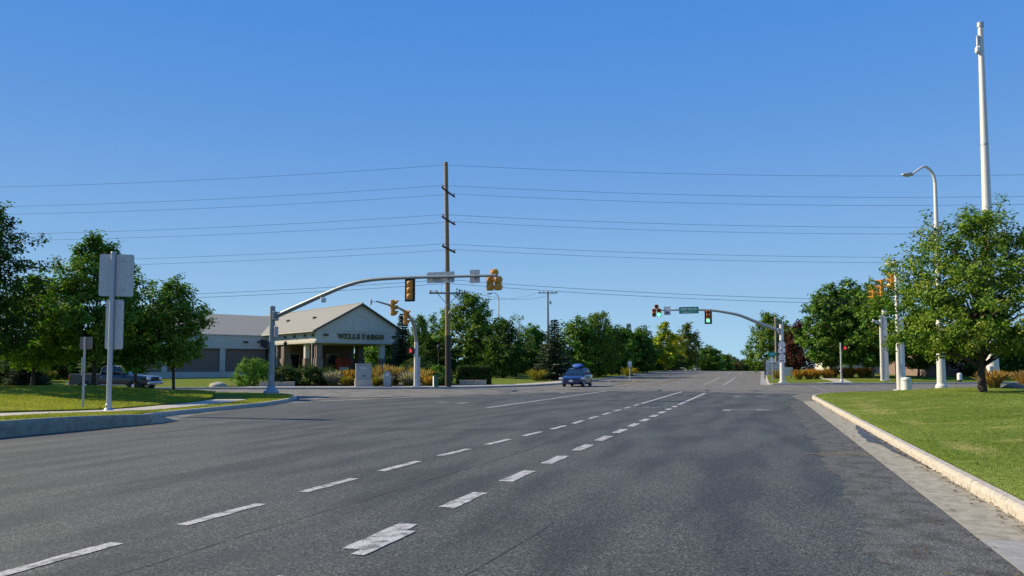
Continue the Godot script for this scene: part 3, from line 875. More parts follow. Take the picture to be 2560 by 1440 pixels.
# ---------------------------------------------------------------- bank with drive-through canopy
func bank(where: Vector3, turn: float) -> void:
	var t := thing("bank_building", "low beige bank with drive-through gable canopy and grey shingle roof", "building", where, turn)
	var W := 10.8
	var EY := 5.32
	var AY := 8.28
	var FY := 3.85
	var LN := 34.0
	var pent := PackedVector2Array([Vector2(0, FY), Vector2(W, FY), Vector2(W, EY), Vector2(W / 2, AY), Vector2(0, EY)])
	part("gable", MB.new().extrude(pent, -0.3).mesh(), M.stucco, t)
	part("gable", MB.new().extrude(pent, 0.3, Transform3D(Basis(), Vector3(0, 0, -LN))).mesh(), M.stucco, t)
	for x in [0.15, W - 0.15]:
		part("fascia", MB.new().box(Vector3(x, (FY + EY - .12) / 2, -LN / 2), Vector3(.3, EY - FY - .12, LN - .62)).mesh(), M.stucco, t)
		var lip := .08 if x > 1 else -.08
		part("cornice", MB.new().box(Vector3(x + lip * 1.6, FY + .12, -LN / 2), Vector3(.14, .2, LN)).mesh(), M.trim, t)
	part("cornice", MB.new().box(Vector3(W / 2, FY + .12, .06), Vector3(W + .4, .2, .11)).mesh(), M.trim, t)
	part("cornice", MB.new().box(Vector3(W / 2, EY - .02, .035), Vector3(W - .2, .09, .06)).mesh(), M.stucco, t)
	part("canopy_ceiling", MB.new().box(Vector3(W / 2, FY + .04, -LN / 2), Vector3(W - .62, .06, LN - .62)).mesh(), M.trim, t)
	# roof slopes, thick, with overhang
	for s in [-1.0, 1.0]:
		var o := .45
		var slope := (AY - EY) / (W / 2)
		var ex: float = W / 2 + s * (W / 2 + o)
		var ey := EY - slope * o
		var mid := Vector3(W / 2, AY - 1.2, -LN / 2)
		var rb := MB.new()
		var q := [Vector3(W / 2, AY + .18, .4), Vector3(W / 2, AY + .18, -LN - .4), Vector3(ex, ey + .18, -LN - .4), Vector3(ex, ey + .18, .4)]
		rb.quad_out(q[0], q[1], q[2], q[3], mid)
		var dn := Vector3(0, -.16, 0)
		rb.quad_out(q[2], q[3], q[3] + dn, q[2] + dn, mid)
		rb.quad_out(q[0], q[3], q[3] + dn, q[0] + dn, mid)
		rb.quad_out(q[1], q[2], q[2] + dn, q[1] + dn, mid)
		rb.quad_out(q[0] + dn, q[3] + dn, q[2] + dn, q[1] + dn, mid + Vector3(0, 20, 0))
		part("roof", rb.mesh(), M.roof, t)
		var bb := MB.new()
		bb.tube([Vector3(W / 2, AY + .05, .34), Vector3(ex, ey + .05, .34)], [.1], 4)
		part("barge_board", bb.mesh(), M.trim_dark, t)
	part("ridge_cap", MB.new().tube([Vector3(W / 2, AY + .17, .42), Vector3(W / 2, AY + .17, -LN - .42)], [.09], 6).mesh(), M.roof, t)
	for x in [-.52, W + .52]: part("rain_gutter", MB.new().box(Vector3(x, EY - .22, -LN / 2), Vector3(.13, .14, LN + .7), .02).mesh(), M.trim, t)
	for z in [-6.0, -13.5, -21.0]: part("roof_vent", MB.new().box(Vector3(2.6, EY + 1.62, z), Vector3(.4, .35, .4), .03).mesh(), M.trim_dark, t)
	for z in [-.9, -10.4]: part("downpipe", MB.new().box(Vector3(-.04, 2.6, z), Vector3(.09, 2.6, .09), .01).mesh(), M.trim, t)
	# canopy piers
	for p in [[.55, -.55, .38], [.5, -3.4, .3], [.55, -9.2, .5], [W - .6, -.55, .38], [W - 2.4, -.55, .32], [W - .6, -9.2, .5], [3.6, -9.2, .45]]:
		part("pier", MB.new().box(Vector3(p[0], 1.0, p[1]), Vector3(p[2] * 2.1, 2.4, p[2] * 2.1), .02).mesh(), M.brick, t)
		part("pier_head", MB.new().box(Vector3(p[0], 3.03, p[1]), Vector3(p[2] * 1.7, 1.65, p[2] * 1.7), .02).mesh(), M.stucco if p[2] < .35 else M.brick, t)
	part("wall", MB.new().box(Vector3(W / 2, 1.85, -LN / 2 - 5.3), Vector3(W - .7, 4.0, LN - 11.6)).mesh(), M.brick, t)
	for k in 3:
		var w := part("window", MB.new().box(Vector3(2.2 + k * 2.6, 1.9, -11.06), Vector3(1.7, 2.0, .08)).mesh(), M.trim, t)
		part("pane", MB.new().box(Vector3(2.2 + k * 2.6, 1.9, -11.0), Vector3(1.5, 1.8, .06)).mesh(), M.glass, w)
	part("teller_machine", MB.new().box(Vector3(6.4, 1.2, -6.2), Vector3(1.5, 2.2, 1.0), .05).mesh(), M.red_panel, t)
	part("teller_screen", MB.new().box(Vector3(6.3, 1.0, -5.67), Vector3(1.2, .5, .06), .02).mesh(), M.plate, t)
	# wing to the left
	var X0 := -16.0
	var Z0 := -14.0
	var Z1 := -30.0
	part("wall", MB.new().box(Vector3(X0 / 2, 2.05, (Z0 + Z1) / 2), Vector3(-X0, 2.8, Z0 - Z1)).mesh(), M.brick, t)
	part("plinth", MB.new().box(Vector3(X0 / 2 - .1, .28, (Z0 + Z1) / 2 + .1), Vector3(-X0 + .2, .80, Z0 - Z1 + .3)).mesh(), M.stucco, t)
	part("fascia", MB.new().box(Vector3(X0 / 2 - .1, 4.2, (Z0 + Z1) / 2 + .12), Vector3(-X0 + .3, 1.55, Z0 - Z1 + .4)).mesh(), M.stucco, t)
	part("cornice", MB.new().box(Vector3(X0 / 2 - .1, 5.02, (Z0 + Z1) / 2 + .12), Vector3(-X0 + .5, .12, Z0 - Z1 + .6)).mesh(), M.trim, t)
	for k in 2:
		part("pilaster", MB.new().box(Vector3(-5.25 - k * 6.4, 2.06, Z0 + .16), Vector3(.62, 2.72, .24)).mesh(), M.stucco, t)
	for k in 2:
		var w := part("window", MB.new().box(Vector3(-13.5 - k * 1.6 + .4, 2.1, Z0 + .05), Vector3(1.2, 2.3, .14)).mesh(), M.trim, t)
		part("pane", MB.new().box(Vector3(-13.5 - k * 1.6 + .4, 2.1, Z0 + .1), Vector3(1.0, 2.1, .08)).mesh(), M.glass, w)
	var zm := (Z0 + Z1) / 2
	var RY := 8.05
	for s in [-1.0, 1.0]:
		var ez: float = zm + s * ((Z0 - Z1) / 2 + .1)
		var rb := MB.new()
		var q := [Vector3(X0 + 1.5, RY, zm), Vector3(5.0, RY, zm), Vector3(5.0, 5.1, ez), Vector3(X0 + 1.5, 5.1, ez)]
		var mid := Vector3(X0 / 2, 5, zm)
		rb.quad_out(q[0], q[1], q[2], q[3], mid)
		part("roof", rb.mesh(), M.roof, t)
	part("gable", MB.new().extrude(PackedVector2Array([Vector2(Z1 + .1, 5.08), Vector2(Z0 - .1, 5.08), Vector2(zm, RY - .06)]), .3, Transform3D(Basis(Vector3.UP, -PI / 2), Vector3(X0 + 1.75, 0, 0))).mesh(), M.stucco, t)
	# wall lamps and lettering
	for p in [[1.1, 4.75, .12], [W - 1.1, 4.75, .12], [-2.6, 4.25, Z0 + .42], [-.9, 4.3, Z0 + .42]]:
		part("wall_lamp", MB.new().box(Vector3(p[0], p[1], p[2]), Vector3(.62, .22, .3), .08).mesh(), M.trim_dark, t)
	for z in [-.6, -2.6, -5.4, -8.0]:
		part("wall_lamp", MB.new().box(Vector3(-.14, 4.7, z), Vector3(.3, .24, .4), .08).mesh(), M.trim_dark, t)
	var ring := []
	for k in 33: ring.append(Vector3(W / 2 + cos(TAU * k / 32) * 1.0, 6.0 + sin(TAU * k / 32) * 1.0, .01))
	part("medallion", MB.new().tube(ring, [.035], 5).mesh(), M.stucco, t)
	var sg := lettering("WELLS FARGO", Vector3(W / 2, 4.66, .10), .56, .16, M.letter, t, "lettering", true)
	sg.scale = Vector3(1.0, 1.0, 1.0)

# ---------------------------------------------------------------- kerbs, gutters, slabs, paint
func offset_line(line: Array, o: float, right: float) -> Array:
	var out := []
	for i in line.size():
		var d: Vector2 = (line[mini(i + 1, line.size() - 1)] - line[maxi(i - 1, 0)]).normalized()
		out.append(line[i] + Vector2(d.y, -d.x) * right * o)
	return out
func resample(line: Array, step: float) -> Array:
	var out := [line[0]]
	for i in line.size() - 1:
		var m := maxi(1, int(round(line[i].distance_to(line[i + 1]) / step)))
		for k in m: out.append(line[i].lerp(line[i + 1], float(k + 1) / m))
	return out
# profile: (offset inward, height); height in multiples of hf(point)
func run(parent: Node3D, called: String, line: Array, right: float, each: int, prof: Array, hf: Callable, mats: Array, gap := 0.006) -> void:
	var i := 0
	var k := 0
	while i < line.size() - 1:
		var j := mini(i + each, line.size() - 1)
		var rings := []
		for q in range(i, j + 1):
			var d: Vector2 = (line[mini(q + 1, line.size() - 1)] - line[maxi(q - 1, 0)]).normalized()
			var nn := Vector2(d.y, -d.x) * right
			var p: Vector2 = line[q]
			if q == i: p += d * gap
			if q == j: p -= d * gap
			var h: float = hf.call(p)
			var ring := PackedVector3Array()
			for e in prof:
				var w: Vector2 = p + nn * e.x
				ring.append(P(w.x, w.y, rise(w.x, w.y) + (e.y * h if e.y > 0 else e.y)))
			rings.append(ring)
		var mb := MB.new()
		for q in rings.size() - 1:
			var mid := Vector3.ZERO
			for e in rings[q]: mid += e / rings[q].size()
			for e in rings[q].size():
				var e2: int = (e + 1) % rings[q].size()
				mb.quad_out(rings[q][e], rings[q][e2], rings[q + 1][e2], rings[q + 1][e], mid)
		for q in [0, rings.size() - 1]:
			var mid := Vector3.ZERO
			for e in rings[q]: mid += e / rings[q].size()
			var toward: Vector3 = rings[1][0] - rings[0][0] if q == 0 else rings[-2][0] - rings[-1][0]
			for e in rings[q].size(): mb.tri_out(mid, rings[q][e], rings[q][(e + 1) % rings[q].size()], mid + toward)
		part(called, mb.mesh(), mats[k % mats.size()], parent)
		i = j; k += 1
const KERB := [Vector2(0, -0.1), Vector2(0.012, 0.55), Vector2(0.03, 0.88), Vector2(0.06, 1.0), Vector2(0.165, 1.0), Vector2(0.168, -0.1)]
const PAN := [Vector2(-0.62, -0.08), Vector2(-0.62, 1.3), Vector2(-0.004, 1.0), Vector2(-0.004, -0.08)]
func dash(parent: Node, a: Vector2, b: Vector2, w: float, m: Material, y := 0.010, rag := 0.012, called := "dash") -> void:
	var d := (b - a).normalized()
	var o := Vector2(d.y, -d.x)
	var n := maxi(3, int(a.distance_to(b) / 0.16))
	var l := PackedVector2Array()
	var r := PackedVector2Array()
	for i in n + 1:
		var p := a.lerp(b, float(i) / n) + (d * rng.randf_range(-.04, .04) if i == 0 or i == n else Vector2.ZERO)
		l.append(p - o * (w / 2 + rng.randf_range(-rag, rag)))
		r.append(p + o * (w / 2 + rng.randf_range(-rag, rag)))
	r.reverse()
	l.append_array(r)
	part(called, flat_poly(l, y), m, parent)
func road_shape(parent: Node, called: String, outline: Array, c: Vector2, m: Material, sc := Vector2.ONE) -> void:
	# outline in (t, s) metres about c = (s, t)
	var p := PackedVector2Array()
	for q in outline: p.append(xd(c.x + q[1] * sc.y, c.y + q[0] * sc.x))
	part(called, flat_poly(p, 0.010), m, parent)

func _ready() -> void:
	# ---- camera, sky, sun, exposure
	var cam := Camera3D.new()
	cam.name = "camera"
	cam.projection = Camera3D.PROJECTION_FRUSTUM
	cam.near = 0.1; cam.far = 3000.0
	cam.size = 0.1 * 1440.0 / 1850.0
	cam.frustum_offset = Vector2(0, 0.1 * 95.0 / 1850.0)
	cam.position = Vector3(0, 1.6, 0)
	cam.rotation_degrees = Vector3(3.2, 0, 0)
	add_child(cam)
	var sky := ProceduralSkyMaterial.new()
	sky.sky_top_color = Color8(58, 129, 214)
	sky.sky_horizon_color = Color8(173, 213, 235)
	sky.sky_curve = 0.14
	sky.ground_horizon_color = Color8(150, 160, 160)
	sky.ground_bottom_color = Color8(90, 90, 84)
	sky.sun_angle_max = 1.0
	sky.sky_energy_multiplier = 0.86; sky.ground_energy_multiplier = 0.86
	var env := Environment.new()
	env.background_mode = Environment.BG_SKY
	env.sky = Sky.new()
	env.sky.sky_material = sky
	env.tonemap_mode = Environment.TONE_MAPPER_LINEAR
	env.tonemap_exposure = 1.45
	env.sdfgi_enabled = true; env.ssao_enabled = true; env.ssil_enabled = true
	var we := WorldEnvironment.new()
	we.name = "world"
	we.environment = env
	add_child(we)
	var sun := DirectionalLight3D.new()
	sun.name = "sun"
	sun.light_energy = 1.6
	sun.light_color = Color(1.0, 0.93, 0.80)
	sun.light_angular_distance = 0.5
	sun.shadow_enabled = true
	var to_sun := Vector3(-0.964 * cos(deg_to_rad(34)), sin(deg_to_rad(34)), -0.266 * cos(deg_to_rad(34)))
	add_child(sun)
	sun.look_at_from_position(Vector3.ZERO, -to_sun, Vector3.UP)

	noise.seed = 5; noise.frequency = 0.02
	rng.seed = 1
	make_materials()
	build_ground()
	build_markings()
	build_signals()
	build_poles_and_wires()
	build_signs_and_boxes()
	bank(at(-21.2, 80.0, 0.0), deg_to_rad(40))
	blue_car(P(5.5, 62.4, rise(5.5, 62.4)), deg_to_rad(-18.6))
	var pack := MB.new()
	var rr := []
	rng.seed = 44
	for k in 6:
		var pr := []
		var w: float = [.18, .42, .46, .44, .40, .14][k]
		var hh: float = [.08, .26, .34, .30, .32, .1][k]
		for e in 6:
			var a := PI * e / 5.0
			pr.append([maxf(.01, cos(a - PI / 2) * w * rng.randf_range(.85, 1.1)), hh * .5 * (1 - cos(a)) * rng.randf_range(.9, 1.1)])
		rr.append(ring8(.55 - .25 * k, pr))
	pack.loft(rr)
	var bundle := thing("roof_load", "bright blue tarpaulin bundle strapped on the car roof", "luggage", P(5.5, 62.4, rise(5.5, 62.4) + 1.575) + Vector3(0.12, 0, -0.6), deg_to_rad(-18.6))
	part("tarpaulin", pack.mesh(), M.tarp, bundle)
	part("strap", MB.new().tube([Vector3(-.45, .03, -.2), Vector3(-.3, .33, -.2), Vector3(.3, .33, -.2), Vector3(.45, .03, -.2)], [.02], 5).mesh(), M.black, bundle)
	pickup(P(-26.3, 49.3, 0.0), deg_to_rad(88))
	build_trees()
	build_plants()
	build_grass()
	build_litter()

func bezier(a: Vector2, b: Vector2, c: Vector2, n: int) -> Array:
	var out := []
	for i in n + 1:
		var u := float(i) / n
		out.append(a.lerp(b, u).lerp(b.lerp(c, u), u))
	return out

func build_ground() -> void:
	# outlines (x, d)
	var rl := resample([xd(-7, 2.56), xd(38.0, 2.42)], 0.75)
	rl.append_array(bezier(xd(38.6, 2.42), Vector2(17.2, 45.2), Vector2(26, 47.6), 12))
	rl.append_array(resample([Vector2(27.5, 47.9), Vector2(75, 53)], 2.5))
	poly_r = PackedVector2Array(offset_line(rl, 0.172, 1.0))
	poly_r.append_array(PackedVector2Array([Vector2(78, 53), Vector2(78, -8)]))
	var ln := resample([xd(-8, -16.4), xd(16.7, -16.4)], 0.75)
	var lf := [xd(17.0, -17.4), xd(17.9, -18.1), xd(19.2, -18.5)]
	lf.append_array(resample([xd(20.2, -18.7), xd(25.5, -19.5)], 0.75))
	lf.append_array(bezier(xd(26, -19.6), Vector2(-9.9, 42.0), Vector2(-16.5, 44.2), 12))
	lf.append_array(resample([Vector2(-17, 44.4), Vector2(-95, 44)], 2.5))
	poly_l = PackedVector2Array(offset_line(ln, 0.172, -1.0))
	poly_l.append_array(PackedVector2Array(offset_line(lf, 0.172, -1.0)))
	poly_l.append_array(PackedVector2Array([Vector2(-95, 0)]))
	var wl := [xd(-8, -18.35), xd(12, -18.5), xd(18, -20.0), xd(25, -21.6), xd(28, -23.0), Vector2(-14.6, 38.6), Vector2(-17.0, 41.3), Vector2(-22, 41.9), Vector2(-95, 41.6)]
	poly_lm = PackedVector2Array(offset_line(wl, 0.78, -1.0))
	poly_lm.append_array(PackedVector2Array([Vector2(-95, 0)]))
	var fl := resample([Vector2(-95, 53.2), Vector2(-14, 54.4)], 3.0)
	fl.append_array(bezier(Vector2(-11, 54.5), Vector2(-1.0, 55.0), xd(64, -17.9), 14))
	fl.append_array(resample([xd(66, -17.8), xd(440, -18.5)], 6.0))
	poly_fl = PackedVector2Array(offset_line(fl, 0.172, -1.0))
	poly_fl.append_array(PackedVector2Array([Vector2(-95, 420)]))
	var fr := resample([xd(440, 0.6), xd(73, 0.5)], 6.0)
	fr.append_array(bezier(xd(71.5, 0.5), Vector2(22.8, 66.4), Vector2(29, 67.4), 10))
	fr.append_array(resample([Vector2(31, 67.6), Vector2(110, 73.5)], 4.0))
	poly_fr = PackedVector2Array(offset_line(fr, 0.172, -1.0))
	poly_fr.append_array(PackedVector2Array([Vector2(260, 80), Vector2(260, 420)]))

	# far ground to the horizon
	var gm := MB.new()
	gm.quad(Vector3(-2500, -2.6, 200), Vector3(-2500, -2.6, -2500), Vector3(2500, -2.6, -2500), Vector3(2500, -2.6, 200))
	setting("ground", gm.mesh(), M.earth)
	var whole := PackedVector2Array([Vector2(-110, -16), Vector2(-110, 450), Vector2(270, 450), Vector2(270, -16)])
	setting("road", sheet(whole, 4.0, func(p: Vector2, _e: float) -> float: return rise(p.x, p.y), 0.0), M.old_asphalt)
	# newer surfacing on the approach
	var near := PackedVector2Array([xd(-14, 1.93), xd(20, 1.90), xd(37.5, 1.78), Vector2(15.6, 41.6), Vector2(17.3, 44.4), Vector2(11.2, 49.2), Vector2(6.3, 49.9), Vector2(1.5, 46.0), Vector2(-2.9, 41.8), Vector2(-10.3, 33.0), xd(20, -18.0), xd(17.2, -16.4), xd(-14, -16.4)])
	setting("approach_road", flat_poly(near, 0.004), M.asphalt)
	# gritty strip along the gutter
	rng.seed = 9
	var strip := PackedVector2Array()
	for i in 440: strip.append(xd(-6 + i * 0.1, 0.80 + 0.22 * noise.get_noise_1d(i * 2.0) + 0.10 * noise.get_noise_1d(i * 17.0 + 400.0) + rng.randf_range(-.05, .05) + 0.0009 * i))
	for i in 90: strip.append(xd(38.0 - i * 0.49, 1.93 + rng.randf_range(-.035, .035)))
	setting("road_edge", flat_poly(strip, 0.0075), M.edge_asphalt)

	setting("lawn", sheet(poly_r, 0.7, h_r, 0.2, Rect2(-5, -8, 70, 62)), M.lawn)
	setting("verge", sheet(poly_l, 0.7, h_strip, 0.2, Rect2(-50, -2, 60, 60)), M.lawn)
	setting("lawn", sheet(poly_lm, 0.7, h_lm, 0.25, Rect2(-60, 5, 60, 40)), M.lawn)
	setting("lawn", sheet(poly_fl, 2.5, h_fl, 0.2), M.lawn)
	setting("lawn", sheet(poly_fr, 2.5, h_fr, 0.2), M.lawn)

	var low := func(_p: Vector2) -> float: return 0.15
	var pan := func(_p: Vector2) -> float: return 0.010
	var k1 := set_node("kerb")
	run(k1, "kerb_section", rl, 1.0, 4, KERB, low, [M.kerb])
	var g1 := set_node("gutter")
	run(g1, "gutter_section", rl.slice(0, 60), 1.0, 4, PAN, pan, [M.gutter, M.gutter, M.gutter, M.gutter, M.gutter_pale, M.gutter, M.gutter, M.gutter, M.gutter, M.gutter, M.gutter, M.gutter, M.gutter, M.gutter, M.gutter])
	var k2 := set_node("kerb")
	run(k2, "kerb_section", ln, -1.0, 5, KERB, func(p: Vector2) -> float: return edge_height(p.x, p.y) + 0.01, [M.gutter])
	# sloped nose where the high kerb ends
	var nose := MB.new()
	var e0 := edge_height(xd(16.7, -16.4).x, xd(16.7, -16.4).y)
	var na := xd(16.71, -16.4); var nb := xd(16.71, -17.5); var nc := xd(17.9, -16.55); var ndd := xd(17.7, -18.0)
	var q := [P(na.x, na.y, -.05), P(nb.x, nb.y, -.05), P(ndd.x, ndd.y, -.05), P(nc.x, nc.y, -.05), P(na.x, na.y, e0), P(nb.x, nb.y, e0), P(ndd.x, ndd.y, .1), P(nc.x, nc.y, .02)]
	var nm: Vector3 = (q[0] + q[2]) / 2 + Vector3(0, .08, 0)
	for f in [[0, 1, 5, 4], [1, 2, 6, 5], [2, 3, 7, 6], [3, 0, 4, 7], [4, 5, 6, 7]]: nose.quad_out(q[f[0]], q[f[1]], q[f[2]], q[f[3]], nm)
	part("kerb_nose", nose.mesh(), M.kerb, k2)
	var k3 := set_node("kerb")
	run(k3, "kerb_section", lf, -1.0, 4, KERB, low, [M.kerb])
	var k4 := set_node("kerb")
	run(k4, "kerb_section", fl.slice(0, 75), -1.0, 3, KERB, low, [M.walk])
	var k5 := set_node("kerb")
	run(k5, "kerb_section", fr.slice(fr.size() - 60, fr.size()), -1.0, 3, KERB, low, [M.walk])
	var g5 := set_node("gutter")
	run(g5, "gutter_section", fr.slice(fr.size() - 60, fr.size()), -1.0, 4, PAN, pan, [M.gutter_pale])
	# footpaths of separate slabs
	var w1 := set_node("footpath")
	var SL := [Vector2(-0.76, -0.08), Vector2(-0.76, 1.0), Vector2(0.76, 1.0), Vector2(0.76, -0.08)]
	run(w1, "slab", resample(wl.slice(0, 5), 1.5), -1.0, 1, SL, func(p: Vector2) -> float: return edge_height(p.x, p.y) + 0.012, [M.walk, M.walk, M.kerb], 0.008)
	var w2 := set_node("footpath")
	var f2 := []
	for p in fl:
		if p.x > -22 and p.y < 84: f2.append(p)
	run(w2, "slab", resample(offset_line(f2, 1.35, -1.0), 1.5), -1.0, 1, [Vector2(-1.15, -0.08), Vector2(-1.15, 1.0), Vector2(1.0, 1.0), Vector2(1.0, -0.08)], func(p: Vector2) -> float: return h_fl(p, 1.3) - rise(p.x, p.y) + 0.03, [M.walk], 0.008)
	var w3 := set_node("footpath")
	run(w3, "slab", resample([Vector2(28.6, 67.9), Vector2(31.2, 69.6), Vector2(33.0, 76), Vector2(34.5, 84)], 1.5), -1.0, 1, SL, func(p: Vector2) -> float: return gy(p.x, p.y) - rise(p.x, p.y) + 0.03, [M.walk], 0.008)
	# wet trail in the gutter, lane cracks and darker strips across the road
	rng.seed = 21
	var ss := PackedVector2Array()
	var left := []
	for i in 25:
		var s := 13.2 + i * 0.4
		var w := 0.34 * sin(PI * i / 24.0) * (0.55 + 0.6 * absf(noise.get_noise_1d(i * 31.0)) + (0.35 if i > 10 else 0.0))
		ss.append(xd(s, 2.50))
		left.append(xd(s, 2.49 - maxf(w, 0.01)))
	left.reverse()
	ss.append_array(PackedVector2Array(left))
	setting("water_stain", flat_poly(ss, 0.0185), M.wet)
	var cr := set_node("crack_and_dark_strip")
	for c in [[[xd(3, -4.85), xd(9, -4.5), xd(14, -4.3), xd(22, -4.4)], .012], [[xd(1, -8.6), xd(9, -8.3), xd(20, -8.4)], .010], [[xd(9, -12.9), xd(17, -12.4), xd(27, -12.7)], .02], [[Vector2(-5.6, 19.4), Vector2(-2, 19.2), Vector2(1.8, 19.0)], .05], [[xd(5, -2.2), xd(7.5, -2.05)], .008],  # cracks along the lanes and one dark line straight across them
			[[Vector2(-9.2, 34.0), Vector2(-2.9, 41.6), Vector2(1.5, 45.9), Vector2(6.3, 49.8)], .16], [[Vector2(-8.7, 37.5), Vector2(-3.6, 43.2), Vector2(1.0, 47.0)], .12], [[Vector2(9.8, 49.6), Vector2(15.8, 45.3), Vector2(24, 46.2)], .10], [[Vector2(-10.2, 36.3), Vector2(-5.8, 40.6)], .35]]:  # wider dark strips across the side street mouth and along the surfacing edge
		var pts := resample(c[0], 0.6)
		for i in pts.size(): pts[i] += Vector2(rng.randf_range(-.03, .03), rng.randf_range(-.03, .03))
		part("dark_strip", ribbon(pts, c[1], 0.0085, c[1] * 0.35, 0.2), M.strip_dark, cr)

func build_markings() -> void:
	rng.seed = 77
	var a := set_node("lane_marking")
	var b := set_node("lane_marking")
	var ta := func(s: float) -> float: return -3.43 + 0.05 * smoothstep(6, 20, s) + 0.06 * smoothstep(30, 48, s)
	var tb := func(s: float) -> float: return lerpf(lerpf(-5.58, -5.10, smoothstep(10, 21, s)), -4.97, smoothstep(24, 40, s))
	for i in 14:
		var s := 4.3 + i * 2.04
		if s < 31.5: dash(a, xd(s - .56, ta.call(s - .56)), xd(s + .56, ta.call(s + .56)), 0.205, M.paint)
	for i in 15:
		var s := 2.6 + i * 2.07
		if s < 32: dash(b, xd(s - .62, tb.call(s - .62)), xd(s + .62, tb.call(s + .62)), 0.15, M.paint)
	# one dash was painted twice, a little askew
	dash(a, xd(5.65, -3.28), xd(6.6, -3.27), 0.12, M.paint, 0.0125)
	var c := set_node("lane_marking")
	dash(c, xd(32.2, ta.call(32.2)), xd(47.4, ta.call(47.4)), 0.16, M.paint, 0.010, 0.008, "solid_line")
	dash(c, xd(32.8, tb.call(32.8)), xd(49.6, tb.call(49.6)), 0.16, M.paint, 0.010, 0.008, "solid_line")
	dash(c, xd(27.5, -10.3), xd(49.2, -9.95), 0.17, M.paint, 0.010, 0.008, "solid_line")
	var far := set_node("lane_marking")
	for e in [[-5.05, 70, 98], [-3.25, 69, 99], [-5.05, 122, 138], [-3.25, 120, 140], [-5.05, 152, 160], [-3.25, 152, 160]]:
		dash(far, xd(e[1], e[0]), xd(e[2], e[0]), 0.14, M.paint, 0.010, 0.008, "solid_line")
	for e in [[-9.3, 66, 108], [-9.6, 66, 108], [-12.6, 66, 112], [-12.9, 66, 112]]:
		dash(far, xd(e[1], e[0]), xd(e[2], e[0]), 0.11, M.paint_yellow, 0.010, 0.012, "yellow_line")
	dash(far, xd(64, -15.2), xd(120, -15.6), 0.14, M.paint_worn, 0.010, 0.01, "solid_line")
	var yl := set_node("lane_marking")
	dash(yl, xd(-4, -15.93), xd(17.5, -15.95), 0.06, M.paint_yellow, 0.010, 0.012, "yellow_line")
	var cw := set_node("crosswalk")
	for e in [[25.5, 63.2, 21.2, 49.9], [29.0, 63.6, 25.2, 51.8], [-11.2, 36.8, -12.0, 42.6], [-9.9, 37.0, -10.9, 45.4], [-8.4, 42.0, -8.0, 46.0]]:
		dash(cw, Vector2(e[0], e[1]), Vector2(e[2], e[3]), 0.30, M.paint_worn, 0.010, 0.02, "stripe")
	dash(cw, Vector2(4.0, 50.4), Vector2(12.4, 49.4), 0.26, M.paint_worn, 0.010, 0.05, "stripe")
	dash(cw, Vector2(13.4, 49.0), Vector2(23.0, 47.2), 0.22, M.paint_worn, 0.010, 0.05, "stripe")
	var ar := set_node("turn_arrow")
	var arrow := [[-.75, -1.1], [-.45, -1.1], [-.45, -.05], [-.30, .12], [.45, .12], [.45, -.35], [1.15, .28], [.45, .90], [.45, .46], [-.45, .46], [-.75, .15]]
	var flip := []
	for e in arrow: flip.append([-e[0], e[1]])
	road_shape(ar, "arrow", arrow, Vector2(29.2, -.65), M.paint_worn, Vector2(1.0, 0.9))
	road_shape(ar, "arrow", arrow, Vector2(42.6, -.75), M.paint_worn, Vector2(0.95, 0.9))
	road_shape(ar, "arrow", flip, Vector2(31.0, -13.2), M.paint_worn, Vector2(1.0, 0.9))
	road_shape(ar, "arrow", flip, Vector2(45.5, -12.4), M.paint_worn, Vector2(1.0, 0.9))
	# bicycle symbol: two wheels and a frame
	var bk := set_node("bicycle_symbol")
	for o in [-.36, .36]:
		var ringp := []
		for k in 17: ringp.append(xd(29.6 + sin(TAU * k / 16) * .42, -4.2 + o + cos(TAU * k / 16) * .25))
		part("wheel_mark", ribbon(ringp, .07, .010, .004, .1), M.paint_worn, bk)
	part("frame_mark", ribbon([xd(29.6, -4.56), xd(30.1, -4.35), xd(30.1, -3.95), xd(29.6, -4.2), xd(30.1, -4.35)], .06, .0105, .004, .1), M.paint_worn, bk)
	part("frame_mark", ribbon([xd(29.6, -3.84), xd(30.35, -4.0)], .06, .0108, .004, .1), M.paint_worn, bk)
	# utility locator's paint scribble
	var ul := set_node("survey_mark")
	for e in [[5.35, 13.75, 6.35, 13.7], [5.75, 13.95, 6.55, 13.88], [6.15, 13.55, 6.75, 13.7], [5.6, 13.58, 6.1, 13.62]]:
		dash(ul, Vector2(e[0], e[1]), Vector2(e[2], e[3]), 0.05, M.paint_yellow, 0.012, 0.015, "stroke")

